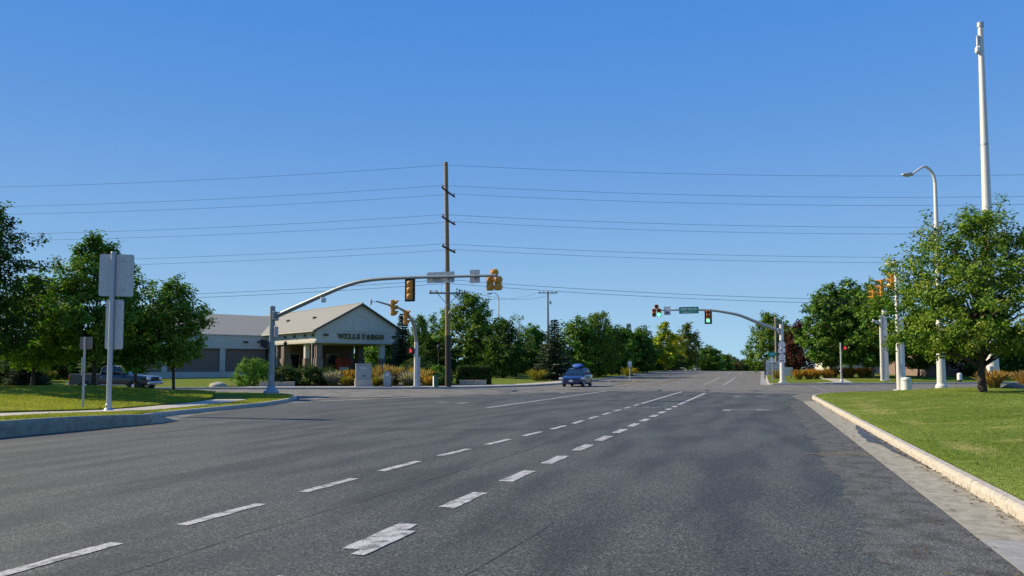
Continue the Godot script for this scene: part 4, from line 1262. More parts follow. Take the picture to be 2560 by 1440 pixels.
func build_signals() -> void:
	var S := Vector3(SH, 0, -CH)     # along the road, ahead
	var T := Vector3(CH, 0, SH)      # across it, to the right
	var hang := func(a: Vector3, b: Vector3, called: String, parent: Node) -> void: part(called, MB.new().tube([a, b], [0.03], 7).mesh(), M.black, parent)
	# --- mast on the near left corner, seen from behind
	var b1 := P(-13.3, 41.0, gy(-13.3, 41.0) - 0.03)
	var m1 := thing("signal_mast", "tall grey curved signal mast on the left corner seen from behind", "signal mast", b1, 0.0, "signal masts")
	var y1: float = -b1.y
	part("base_plate", MB.new().lathe([Vector2(.44, -.1), Vector2(.44, .16), Vector2(.30, .34), Vector2(.18, .5)], 8).mesh(), M.mast_grey, m1)
	part("pole", MB.new().tube([Vector3(0, .3, 0), Vector3(0, 4.95 + y1, 0)], [.165, .145], 16).mesh(), M.mast_grey, m1)
	part("pole_cap", MB.new().lathe([Vector2(.155, 0), Vector2(.155, .05), Vector2(.001, .1)], 14, Transform3D(Basis(), Vector3(0, 4.94 + y1, 0))).mesh(), M.galv, m1)
	var k1 := []
	for e in [[.14, 4.4], [.58, 4.56], [3.26, 5.53], [4.79, 6.02], [6.1, 6.23], [8.1, 6.27], [10.6, 6.23], [13.2, 6.19]]: k1.append(Vector2(e[0], e[1] + y1))
	var a1 := arm_pts(Vector3.ZERO, k1, T)
	part("mast_arm", MB.new().tube(a1, taper(a1, .14, .062), 12).mesh(), M.mast_grey, m1)
	part("arm_flange", MB.new().box(T * .2 + Vector3(0, 4.44 + y1, 0), Vector3(.16, .5, .42), .03, Basis(Vector3.UP, -deg_to_rad(18.6))).mesh(), M.mast_grey, m1)
	part("junction_box", MB.new().box(T * .26 + Vector3(0, 3.55 + y1, 0), Vector3(.16, .62, .3), .03).mesh(), M.galv, m1)
	part("hand_hole", MB.new().box(Vector3(.05, 1.0 + y1, .16), Vector3(.12, .3, .03), .01).mesh(), M.galv, m1)
	var dome := part("sensor_bracket", MB.new().tube([T * 3.25 + Vector3(0, 5.5 + y1, 0), T * 3.25 + Vector3(0, 5.3 + y1, 0)], [.03], 6).mesh(), M.galv, m1)
	part("sensor", MB.new().box(T * 3.25 + Vector3(0, 5.25 + y1, 0), Vector3(.24, .26, .3), .03).mesh(), M.sign_white, dome)
	var away := deg_to_rad(180 - 18.6)
	var o1 := b1 - Vector3(0, b1.y, 0)
	var h1 := signal_head("amber signal with black backplate seen from behind on the left mast arm", o1 + T * 8.42 + Vector3(0, 5.62, 0) + S * .02, away, [Vector2(0, 1), Vector2(0, 0), Vector2(0, -1)], [0, 1, 2], -1, Vector2(.29, .60), "traffic lights", .335)
	hang.call(Vector3(0, .5, 0.02), Vector3(0, .66, 0.02), "hanger", h1)
	var dog := [Vector2(0, 1.02), Vector2(-.6, 0), Vector2(-.6, -1), Vector2(.6, 0), Vector2(.6, -1)]
	var h2 := signal_head("five-section amber signal seen from behind at the left mast arm's tip", o1 + T * 13.0 + Vector3(0, 6.0, 0) + S * .24, away, dog, [0, 1, 2, 1, 2], -1, Vector2.ZERO, "traffic lights", .36)
	part("bracket", MB.new().tube([Vector3(-.2, .02, -.16), Vector3(-.2, .2, -.19), Vector3(.2, .2, -.19), Vector3(.2, .02, -.16)], [.025], 6).mesh(), M.black, h2)
	var s1 := flat_sign("street_name_sign", "long blank back of the street name sign on the left mast arm", "sign", o1 + T * 10.1 + Vector3(0, 6.23, 0) + S * .16, away, Vector2(1.55, .56), M.sign_green, M.sign_back, "signs on mast arms")
	part("clamp", MB.new().box(Vector3(-.4, 0, -.04), Vector3(.05, .3, .07)).mesh(), M.galv, s1)
	part("clamp", MB.new().box(Vector3(.4, 0, -.04), Vector3(.05, .3, .07)).mesh(), M.galv, s1)
	var s2 := flat_sign("lane_sign", "small blank back of a regulatory sign near the left mast arm's tip", "sign", o1 + T * 12.0 + Vector3(0, 6.2, 0) + S * .14, away, Vector2(.54, .68), M.sign_white, M.sign_back, "signs on mast arms")
	part("clamp", MB.new().box(Vector3(0, 0, -.04), Vector3(.05, .3, .07)).mesh(), M.galv, s2)
	ped_signal("dark pedestrian signal on the left side of the near left mast", o1 + Vector3(0, 2.9, 0) - T * .38, deg_to_rad(-108.6 + 20), false)
	# --- short mast on the far left corner, lights over the side street
	var b2 := P(-7.1, 53.9, gy(-7.1, 53.9) - .02)
	b2 = P(-7.2, 55.6, gy(-7.2, 55.6) - .02)
	var y2: float = -b2.y
	var m2 := thing("signal_mast", "pale signal mast bending over the side street beside the wooden pole", "signal mast", b2, 0.0, "signal masts")
	part("base_plate", MB.new().box(Vector3(0, .05, 0), Vector3(.5, .14, .5), .03).mesh(), M.galv, m2)
	part("pole", MB.new().tube([Vector3(0, .02, 0), Vector3(0, 3.5 + y2, 0)], [.17, .15], 14).mesh(), M.steel_white, m2)
	part("control_box", MB.new().box(Vector3(.22, 1.2, 0), Vector3(.16, 2.2, .2), .03).mesh(), M.galv, m2)
	var D2 := Vector3(-.28, 0, .96)
	var k2 := []
	for e in [[0, 3.4], [.12, 4.0], [.6, 4.85], [1.6, 5.5], [2.8, 5.78], [4.4, 5.9], [6.6, 6.0]]: k2.append(Vector2(e[0], e[1] + y2))
	var a2 := arm_pts(Vector3.ZERO, k2, D2)
	part("mast_arm", MB.new().tube(a2, taper(a2, .13, .05), 10).mesh(), M.mast_grey, m2)
	var o2 := b2 - Vector3(0, b2.y, 0)
	part("camera_bracket", MB.new().tube([D2 * 6.55 + Vector3(0, 5.98 + y2, 0), D2 * 6.55 + Vector3(-.35, 5.98 + y2, 0)], [.02], 6).mesh(), M.galv, m2)
	part("detection_camera", MB.new().box(D2 * 6.55 + Vector3(-.4, 5.96 + y2, 0), Vector3(.16, .36, .2), .04).mesh(), M.sign_white, m2)
	var side := deg_to_rad(71.4)
	var three := [Vector2(0, 1), Vector2(0, 0), Vector2(0, -1)]
	var hs1 := signal_head("amber signal facing right at the far left mast arm's tip", o2 + D2 * 4.6 + Vector3(.24, 5.72, .08), side, three, [0, 1, 2], -1, Vector2.ZERO, "traffic lights", .37)
	hang.call(Vector3(0, .1, -.2), Vector3(0, .16, -.32), "bracket", hs1)
	var hs2 := signal_head("amber signal facing right nearest the bend of the far left mast", o2 + D2 * 2.5 + Vector3(.24, 5.2, .08), side, three, [0, 1, 2], -1, Vector2.ZERO, "traffic lights", .345)
	hang.call(Vector3(0, .45, -.1), Vector3(0, .6, -.32), "bracket", hs2)
	ped_signal("pedestrian signal showing a red hand beside the wooden utility pole", o2 + Vector3(-.36, 2.85, .12), deg_to_rad(-22), true)
	# --- mast on the far right corner, lights for this approach
	var b3 := P(24.6, 67.4, gy(24.6, 67.4) - .02)
	b3 = P(25.0, 68.6, gy(25.0, 68.6) - .02)
	var y3: float = -b3.y
	var m3 := thing("signal_mast", "signal mast on the far right corner reaching over the road", "signal mast", b3, 0.0, "signal masts")
	part("base_plate", MB.new().box(Vector3(0, .06, 0), Vector3(.62, .14, .62), .03).mesh(), M.steel_white, m3)
	part("pole", MB.new().tube([Vector3(0, .02, 0), Vector3(0, 5.55 + y3, 0)], [.22, .18], 16).mesh(), M.steel_white, m3)
	part("pole_cap", MB.new().lathe([Vector2(.19, 0), Vector2(.19, .05), Vector2(.001, .1)], 14, Transform3D(Basis(), Vector3(0, 5.54 + y3, 0))).mesh(), M.galv, m3)
	var k3 := []
	for e in [[.15, 4.95], [.45, 5.08], [2.3, 5.9], [3.65, 6.5], [4.85, 6.8], [6.1, 7.02], [8.0, 7.14], [11.6, 7.16]]: k3.append(Vector2(e[0], e[1] + y3))
	var a3 := arm_pts(Vector3.ZERO, k3, -T)
	part("mast_arm", MB.new().tube(a3, taper(a3, .17, .06), 12).mesh(), M.mast_grey, m3)
	part("arm_flange", MB.new().box(-T * .22 + Vector3(0, 4.98 + y3, 0), Vector3(.16, .56, .46), .03, Basis(Vector3.UP, -deg_to_rad(18.6))).mesh(), M.mast_grey, m3)
	part("detector_stub", MB.new().tube([-T * 9.4 + Vector3(-.16, 7.3 + y3, 0), -T * 9.4 + Vector3(0, 7.14 + y3, 0), -T * 9.4 + Vector3(.16, 7.32 + y3, 0)], [.025], 6).mesh(), M.black, m3)
	var here := deg_to_rad(-18.6)
	var o3 := b3 - Vector3(0, b3.y, 0)
	var h3 := signal_head("green-lit signal with black backplate over the far approach lanes", o3 - T * 6.55 + Vector3(0, 6.45, 0) - S * .02, here, three, [0, 1, 2], 2, Vector2(.34, .71), "traffic lights", .38)
	hang.call(Vector3(0, .55, -.06), Vector3(0, .72, -.06), "hanger", h3)
	var h4 := signal_head("five-section signal with one green light at the far mast arm's tip", o3 - T * 11.4 + Vector3(0, 7.12, 0) - S * .26, here, dog, [0, 1, 2, 1, 2], 4, Vector2.ZERO, "traffic lights", .40)
	part("bracket", MB.new().tube([Vector3(-.22, .02, -.18), Vector3(-.22, .2, -.21), Vector3(.22, .2, -.21), Vector3(.22, .02, -.18)], [.025], 6).mesh(), M.black, h4)
	var sn := flat_sign("street_name_sign", "green street name sign with white lettering on the far mast arm", "sign", o3 - T * 8.35 + Vector3(0, 7.1, 0) - S * .14, here, Vector2(1.85, .66), M.sign_green, M.sign_back, "signs on mast arms")
	lettering("2000 North", Vector3(0, .10, .012), .21, .004, M.sign_white, sn)
	part("lettering", MB.new().box(Vector3(-.18, -.19, .010), Vector3(.86, .085, .004)).box(Vector3(.47, -.19, .010), Vector3(.24, .085, .004)).mesh(), M.sign_back, sn)
	part("clamp", MB.new().box(Vector3(0, 0, -.05), Vector3(.06, .3, .1)).mesh(), M.galv, sn)
	var wsn := flat_sign("lane_sign", "small white and grey lane sign beside the far arm's signal cluster", "sign", o3 - T * 10.4 + Vector3(0, 7.1, 0) - S * .14, here, Vector2(.64, .84), M.sign_white, M.sign_back, "signs on mast arms")
	part("panel_print", MB.new().box(Vector3(0, -.2, .009), Vector3(.58, .40, .003)).mesh(), M.sign_back, wsn)
	part("dot_print", MB.new().lathe([Vector2(.001, .0), Vector2(.11, .0)], 18, Transform3D(Basis(Vector3.RIGHT, PI / 2), Vector3(0, -.2, .013))).mesh(), M.black, wsn)
	part("clamp", MB.new().box(Vector3(0, 0, -.05), Vector3(.06, .3, .1)).mesh(), M.galv, wsn)
	# route plates stacked on that mast
	var plates := [[3.78, .62, .62, 1, "upper beehive-shaped route marker on the far right mast"], [3.18, .60, .44, 0, "white plate with a small dark arrow below the upper route marker"], [2.66, .62, .56, 1, "lower beehive-shaped route marker on the far right mast"], [2.20, .60, .34, 2, "white plate with a two-way arrow lowest on the far right mast"]]
	for e in plates:
		var ps := flat_sign("route_marker", e[4], "sign", o3 - S * .235 + Vector3(0, e[0], 0), here, Vector2(e[1], e[2]), M.black if e[3] == 1 else M.sign_white, M.sign_back, "route signs on the far right mast", .03)
		if e[3] == 1:
			var hive := PackedVector2Array()
			for k in 13: hive.append(Vector2(cos(PI * k / 12) * .28, -.04 + sin(PI * k / 12) * .3 * e[2] / .62))
			hive.append_array(PackedVector2Array([Vector2(-.28, -.04), Vector2(-.3, -.27 * e[2] / .62), Vector2(.3, -.27 * e[2] / .62), Vector2(.28, -.04)]))
			hive.remove_at(13)
			part("beehive_print", MB.new().extrude(hive, .003, Transform3D(Basis(), Vector3(0, 0, .0075))).mesh(), M.sign_white, ps)
			part("number_print", MB.new().lathe([Vector2(.10, .0), Vector2(.16, .0)], 18, Transform3D(Basis(Vector3.RIGHT, PI / 2), Vector3(0, .02, .012))).mesh(), M.sign_back, ps)
		elif e[3] == 0:
			part("arrow_print", MB.new().extrude(PackedVector2Array([Vector2(-.03, -.12), Vector2(.03, -.12), Vector2(.03, .02), Vector2(.09, .02), Vector2(0, .13), Vector2(-.09, .02), Vector2(-.03, .02)]), .003, Transform3D(Basis(), Vector3(0, 0, .0075))).mesh(), M.black, ps)
		else:
			part("arrow_print", MB.new().extrude(PackedVector2Array([Vector2(-.22, 0), Vector2(-.12, .09), Vector2(-.12, .035), Vector2(.12, .035), Vector2(.12, .09), Vector2(.22, 0), Vector2(.12, -.09), Vector2(.12, -.035), Vector2(-.12, -.035), Vector2(-.12, -.09)]), .003, Transform3D(Basis(), Vector3(0, 0, .0075))).mesh(), M.black, ps)
	# --- mast with a lantern on the near right corner, half hidden by the tree
	var b4 := P(22.75, 43.6, gy(22.75, 43.6) - .03)
	var y4: float = -b4.y
	var m4 := thing("signal_mast", "signal mast with a white luminaire half hidden by the right tree", "signal mast", b4, 0.0, "signal masts")
	part("base_plate", MB.new().box(Vector3(0, .06, 0), Vector3(.5, .14, .5), .03).mesh(), M.galv, m4)
	part("pole", MB.new().tube([Vector3(0, .02, 0), Vector3(0, 7.65 + y4, 0)], [.14, .10], 14).mesh(), M.steel_white, m4)
	var lum := part("luminaire", MB.new().loft([ring8(-.16, [[.18, .02], [.26, .1], [.16, .18]]), ring8(0, [[.34, 0], [.42, .12], [.3, .25]]), ring8(.16, [[.18, .02], [.26, .1], [.16, .18]])]).mesh(), M.sign_white, m4, Vector3(-.2, 7.6 + y4, 0))
	part("lens", MB.new().box(Vector3(-.1, .0, 0), Vector3(.4, .06, .22), .02).mesh(), M.lamp, lum)
	var D4 := Vector3(.31, 0, -.951)
	var a4 := arm_pts(Vector3.ZERO, [Vector2(0, 6.0 + y4), Vector2(1.5, 6.6 + y4), Vector2(4, 6.85 + y4), Vector2(8.2, 6.9 + y4)], D4)
	part("mast_arm", MB.new().tube(a4, taper(a4, .11, .05), 10).mesh(), M.steel_white, m4)
	var o4 := b4 - Vector3(0, b4.y, 0)
	var left := deg_to_rad(-108.6)
	for e in [[.5, 6.75, "amber signal facing left closest to the near right pole"], [4.2, 6.72, "amber signal facing left between two others behind the right tree"], [7.6, 6.72, "amber signal facing left furthest from the near right pole"]]:
		var hd := signal_head(e[2], o4 + D4 * e[0] + Vector3(-.22, e[1], .07), left, three, [0, 1, 2], -1, Vector2.ZERO, "traffic lights", .36)
		hang.call(Vector3(0, .0, -.2), Vector3(0, .0, -.3), "bracket", hd)
	# --- pedestrian post on the far right corner
	var b5 := P(30.6, 68.9, gy(30.6, 68.9) - .02)
	var m5 := thing("signal_post", "slim post carrying a pedestrian signal on the far right corner", "post", b5, 0.0)
	part("pole", MB.new().tube([Vector3(0, 0, 0), Vector3(0, 3.75, 0)], [.075], 10).mesh(), M.galv, m5)
	part("post_base", MB.new().lathe([Vector2(.16, 0), Vector2(.16, .2), Vector2(.08, .34)], 10).mesh(), M.galv, m5)
	part("push_button", MB.new().box(Vector3(-.09, 1.1, .05), Vector3(.1, .22, .1), .02).mesh(), M.sign_white, m5)
	ped_signal("pedestrian signal showing a red hand on the far right post", b5 + Vector3(.36, 3.25, .08), deg_to_rad(-22), true)
	# --- two stout white masts on the far right
	var q1 := P(36.6, 72.6, gy(36.6, 72.6) - .02)
	var n1 := thing("steel_pole", "stout white pole with a small side lamp beyond the right tree", "pole", q1, 0.0, "white steel poles on the right")
	part("pole", MB.new().tube([Vector3(0, 0, 0), Vector3(0, 7.0, 0)], [.30, .22], 16).mesh(), M.steel_white, n1)
	part("base_plate", MB.new().box(Vector3(0, .05, 0), Vector3(.8, .12, .8), .03).mesh(), M.galv, n1)
	part("lamp_arm", MB.new().tube([Vector3(0, 5.85, 0), Vector3(-1.0, 5.9, 0)], [.05], 8).mesh(), M.galv, n1)
	part("lamp_head", MB.new().lathe([Vector2(.12, -.14), Vector2(.15, 0), Vector2(.08, .14)], 12, Transform3D(Basis(), Vector3(-1.1, 5.9, 0))).mesh(), M.sign_white, n1)
	part("conduit", MB.new().tube([Vector3(-.42, 0, .05), Vector3(-.40, 6.4, .05)], [.13], 8).mesh(), M.steel_white, n1)
	var q2 := P(31.2, 59.2, gy(31.2, 59.2) - .02)
	q2 = P(37.3, 71.0, gy(37.3, 71.0) - .02)
	var n2 := thing("steel_pole", "stout white pole with a dark control box beside the white bollard", "pole", q2, 0.0, "white steel poles on the right")
	part("pole", MB.new().tube([Vector3(0, 0, 0), Vector3(0, 5.9, 0)], [.34, .28], 16).mesh(), M.steel_white, n2)
	part("control_box", MB.new().box(Vector3(-.42, 1.05, .2), Vector3(.42, 1.5, .4), .04).mesh(), M.black, n2)
	part("pole_cap", MB.new().lathe([Vector2(.28, 0), Vector2(.2, .2), Vector2(.001, .26)], 14, Transform3D(Basis(), Vector3(0, 5.88, 0))).mesh(), M.galv, n2)

func street_light(called: String, label: String, where: Vector3, h: float, r0: float, r1: float, reach: Vector3, drop: float, m: Material, group: String) -> Node3D:
	var t := thing(called, label, "street light", where, 0.0, group)
	part("pole", MB.new().tube([Vector3(0, -.1, 0), Vector3(0, h * .5, 0), Vector3(0, h - .9, 0)], [r0, lerpf(r0, r1, .55), r1], 14).mesh(), m, t)
	part("pole_base", MB.new().lathe([Vector2(r0 * 1.35, -.1), Vector2(r0 * 1.35, .28), Vector2(r0 * 1.02, .42)], 12).mesh(), m, t)
	var d := reach.normalized()
	var a := arm_pts(Vector3.ZERO, [Vector2(0, h - .95), Vector2(.1, h - .45), Vector2(.45, h - .08), Vector2(.85, h), Vector2(reach.length(), h - drop)], d)
	part("arm", MB.new().tube(a, taper(a, r1, r1 * .6), 10).mesh(), m, t)
	var ang := atan2(d.x, d.z)
	var hd := part("lamp_head", MB.new().loft([ring8(-.12, [[.05, -.04], [.07, .02], [.04, .07]]), ring8(.12, [[.17, -.08], [.2, 0], [.12, .12]]), ring8(.45, [[.16, -.1], [.19, -.02], [.12, .08]]), ring8(.66, [[.05, -.06], [.07, -.02], [.04, .02]])]).mesh(), M.galv, t, Vector3(0, h - drop, 0) + reach, ang)
	part("lens", MB.new().box(Vector3(0, -.11, .3), Vector3(.22, .05, .36), .02).mesh(), M.lamp, hd)
	return t
func insulator(p: Vector3, parent: Node) -> void:
	part("insulator", MB.new().lathe([Vector2(.03, 0), Vector2(.075, .03), Vector2(.05, .08), Vector2(.07, .12), Vector2(.03, .17)], 8, Transform3D(Basis(), p)).mesh(), M.ceramic, parent)

func build_poles_and_wires() -> void:
	# --- tall wooden pole
	var b := P(-4.85, 56.4, gy(-4.85, 56.4) - .1)
	var y0: float = -b.y
	var k := 56.4 / 53.5
	var t := thing("utility_pole", "tall brown wooden utility pole behind the left mast arm", "utility pole", b, 0.0, "wooden utility poles")
	var H := 16.7 * k - .2
	part("pole", MB.new().tube([Vector3(0, -.3, 0), Vector3(-.1, H * .5, 0), Vector3(-.25, H, 0)], [.22, .18, .145], 14).mesh(), M.wood, t)
	part("pole_sleeve", MB.new().tube([Vector3(0, .0, 0), Vector3(-.035, 4.0, 0)], [.232, .222], 14).mesh(), M.wood_dark, t)
	var arms := [14.3 * k, 12.2 * k, 10.1 * k]
	var ad := Vector3(-.22, 0, .975)
	for i in 3:
		var c := Vector3(-.15 - .03 * (2 - i), arms[i] + y0, 0)
		var ca := part("crossarm", MB.new().tube([c - ad * 1.55 + Vector3(.16, 0, 0), c + ad * 1.55 + Vector3(.16, 0, 0)], [.085], 4).mesh(), M.wood_dark, t)
		for s in [-1.4, 1.4]: insulator(c + ad * s + Vector3(.16, .06, 0), ca)
	var low := Vector3(-.06, 7.25 + y0, 0.2)
	var la := part("crossarm", MB.new().box(low, Vector3(2.8, .13, .11), .01, Basis(Vector3.UP, 0.05)).mesh(), M.wood_grey, t)
	for x in [-1.3, -.85, .9, 1.3]: insulator(low + Vector3(x, .06, 0), la)
	part("brace", MB.new().tube([low + Vector3(-.75, -.06, 0), Vector3(-.05, 6.35 + y0, .2)], [.03], 5).mesh(), M.galv, t)
	part("brace", MB.new().tube([low + Vector3(.85, -.06, 0), Vector3(-.05, 6.3 + y0, .2)], [.03], 5).mesh(), M.galv, t)
	part("drop_wire", MB.new().tube([low + Vector3(1.15, -.06, 0), low + Vector3(1.2, -.55, 0), Vector3(.05, 5.4 + y0, .2)], [.022], 5).mesh(), M.wire, t)
	part("drop_wire", MB.new().tube([Vector3(-.34, 9.2 + y0, .1), low + Vector3(-.5, .05, 0)], [.012], 5).mesh(), M.wire, t)
	part("lamp_arm", MB.new().tube([Vector3(0, 5.7 + y0, .2), Vector3(.3, 6.1 + y0, .3), Vector3(.75, 6.3 + y0, .4)], [.03], 6).mesh(), M.galv, t)
	part("lamp_head", MB.new().loft([ring8(-.3, [[.08, -.03], [.1, .02], [.05, .08]]), ring8(.1, [[.16, -.08], [.19, .0], [.1, .1]]), ring8(.3, [[.08, -.05], [.1, 0], [.05, .04]])]).mesh(), M.sign_white, t, Vector3(.9, 6.34 + y0, .45), PI / 2)
	# --- wires across the junction
	var names := ["topmost single", "upper front", "upper rear", "middle front", "middle rear", "lower front", "lower rear"]
	var ends := [[Vector3(-.25, H - .25, .16)]]
	var starts := [b + Vector3(-.25, H - .25, .16)]
	for i in 3:
		for s in [1.4, -1.4]:
			starts.append(b + Vector3(.02, arms[i] + y0 + .2, 0) + ad * s)
	for i in 7:
		var s: Vector3 = starts[i]
		wire("%s high-voltage wire running left of the wooden pole" % names[i], s, s + Vector3(-72, -.1, -6.2), .9, .011, "wires left of the wooden pole")
		wire("%s high-voltage wire running right of the wooden pole" % names[i], s, s + Vector3(86, .5, 3.6), 1.5, .011, "wires right of the wooden pole")
	for e in [[8.3, "upper low-voltage cable"], [8.0, "lower low-voltage cable"]]:
		var s := b + Vector3(-.1, e[0] + y0, .19)
		wire(e[1] + " running left of the wooden pole", s, s + Vector3(-72, -.2, -6.2), 1.1, .015, "wires left of the wooden pole")
		wire(e[1] + " running right of the wooden pole", s, s + Vector3(86, .2, 3.6), 1.9, .015, "wires right of the wooden pole")
	# --- smaller wooden poles along the left side of the road
	var spots := [[5.35, 110.0, 12.3, "wooden pole with one crossarm above the blue car"], [27.2, 150.0, 9.4, "slim bare wooden pole in front of the yellow-green tree"], [53.3, 214.0, 9.5, "thin wooden pole with crossarm before the tall olive tree"], [45.0, 195.0, 6.2, "short grey pole left of the thin crossarm pole"], [79.0, 292.0, 8.6, "far thin wooden pole where the road disappears"], [59.5, 236.0, 8.4, "far wooden pole right of the tall olive tree"]]
	for i in spots.size():
		var e = spots[i]
		var p := thing("utility_pole", e[3], "utility pole", at(e[0], e[1], .1), 0.0, "wooden utility poles")
		part("pole", MB.new().tube([Vector3(0, -.2, 0), Vector3(0, e[2], 0)], [.19, .13], 10).mesh(), M.wood_grey, p)
		if i in [0, 2, 5]:
			var ca := part("crossarm", MB.new().box(Vector3(0, e[2] - .25, .16), Vector3(2.9, .14, .12), .01).mesh(), M.wood_grey, p)
			for x in [-1.3, -.6, .6, 1.3]: insulator(Vector3(x, e[2] - .19, .16), ca)
		if i == 0:
			part("transformer_bracket", MB.new().box(Vector3(.38, e[2] - 1.7, .12), Vector3(.3, .5, .24), .08).mesh(), M.galv, p)
	var pa := b + low + Vector3(1.3, .2, 0)
	var pb := at(5.35, 110, .1) + Vector3(1.3, 12.2, .16)
	wire("distribution wire from the wooden pole's low crossarm to the next pole", pa, pb, .9, .014, "wires along the road")
	wire("distribution wire on the left end of the low crossarm", b + low + Vector3(-1.3, .2, 0), pb - Vector3(2.6, 0, 0), .9, .014, "wires along the road")
	# --- poles on the right side of the far road
	for e in [[33.9, 95.0, 7.6, .17, M.wood_grey, "bare wooden pole standing left of the far right mast"], [43.9, 125.0, 7.2, .13, M.galv, "thin pole just left of the bare wooden pole"], [55.6, 160.0, 7.2, .12, M.wood_grey, "thinnest far pole before the right-hand road trees"]]:
		var p := thing("roadside_pole", e[5], "pole", at(e[0], e[1], .1), 0.0, "poles on the right side of the far road")
		part("pole", MB.new().tube([Vector3(0, -.2, 0), Vector3(0, e[2], 0)], [e[3], e[3] * .8], 10).mesh(), e[4], p)
		part("pole_cap", MB.new().lathe([Vector2(e[3] * .82, 0), Vector2(e[3] * .5, .08), Vector2(.001, .1)], 10, Transform3D(Basis(), Vector3(0, e[2], 0))).mesh(), M.galv, p)
	# --- street lights and the tall steel monopole
	street_light("street_light", "tall white street light with curved arm above the right tree", at(25.7, 44.4, .02), 13.5, .25, .095, Vector3(-1.7, 0, .5), .55, M.steel_white, "street lights")
	street_light("street_light", "white street light between the round green trees left of the car", at(-1.8, 100.0, .02), 11.1, .16, .07, Vector3(-1.0, 0, .2), .1, M.steel_white, "street lights")
	street_light("street_light", "small street light showing above the gable's right slope", at(-24.5, 120.0, .02), 9.5, .12, .06, Vector3(-.8, 0, .1), .1, M.steel_white, "street lights")
	var m := thing("monopole", "very tall tapering white steel monopole on the right", "pole", at(31.0, 47.8, .05), 0.0, "white steel poles on the right")
	part("shaft", MB.new().tube([Vector3(0, -.2, 0), Vector3(0, 12, 0), Vector3(0, 24.1, 0)], [.37, .27, .15], 20).mesh(), M.steel_white, m)
	for e in [[7.9, .312], [16.0, .226]]: part("joint_band", MB.new().lathe([Vector2(e[1], 0), Vector2(e[1] + .012, .03), Vector2(e[1] + .012, .16), Vector2(e[1] - .005, .2)], 20, Transform3D(Basis(), Vector3(0, e[0], 0))).mesh(), M.galv, m)
	part("collar", MB.new().lathe([Vector2(.20, 0), Vector2(.20, .3), Vector2(.14, .34)], 14, Transform3D(Basis(), Vector3(0, 24.0, 0))).mesh(), M.galv, m)
	part("bracket", MB.new().tube([Vector3(-.1, 23.4, .05), Vector3(-.3, 23.2, .08), Vector3(-.3, 22.6, .08)], [.05], 7).mesh(), M.galv, m)
	part("floodlight", MB.new().lathe([Vector2(.10, 0), Vector2(.15, .1), Vector2(.14, .34), Vector2(.05, .5)], 12, Transform3D(Basis(), Vector3(-.30, 22.2, .08))).mesh(), M.sign_white, m)
	part("antenna", MB.new().box(Vector3(-.26, 23.05, .1), Vector3(.16, .7, .12), .03).mesh(), M.galv, m)
	part("hand_hole", MB.new().box(Vector3(-.3, 1.4, .3), Vector3(.2, .4, .08), .02).mesh(), M.galv, m)

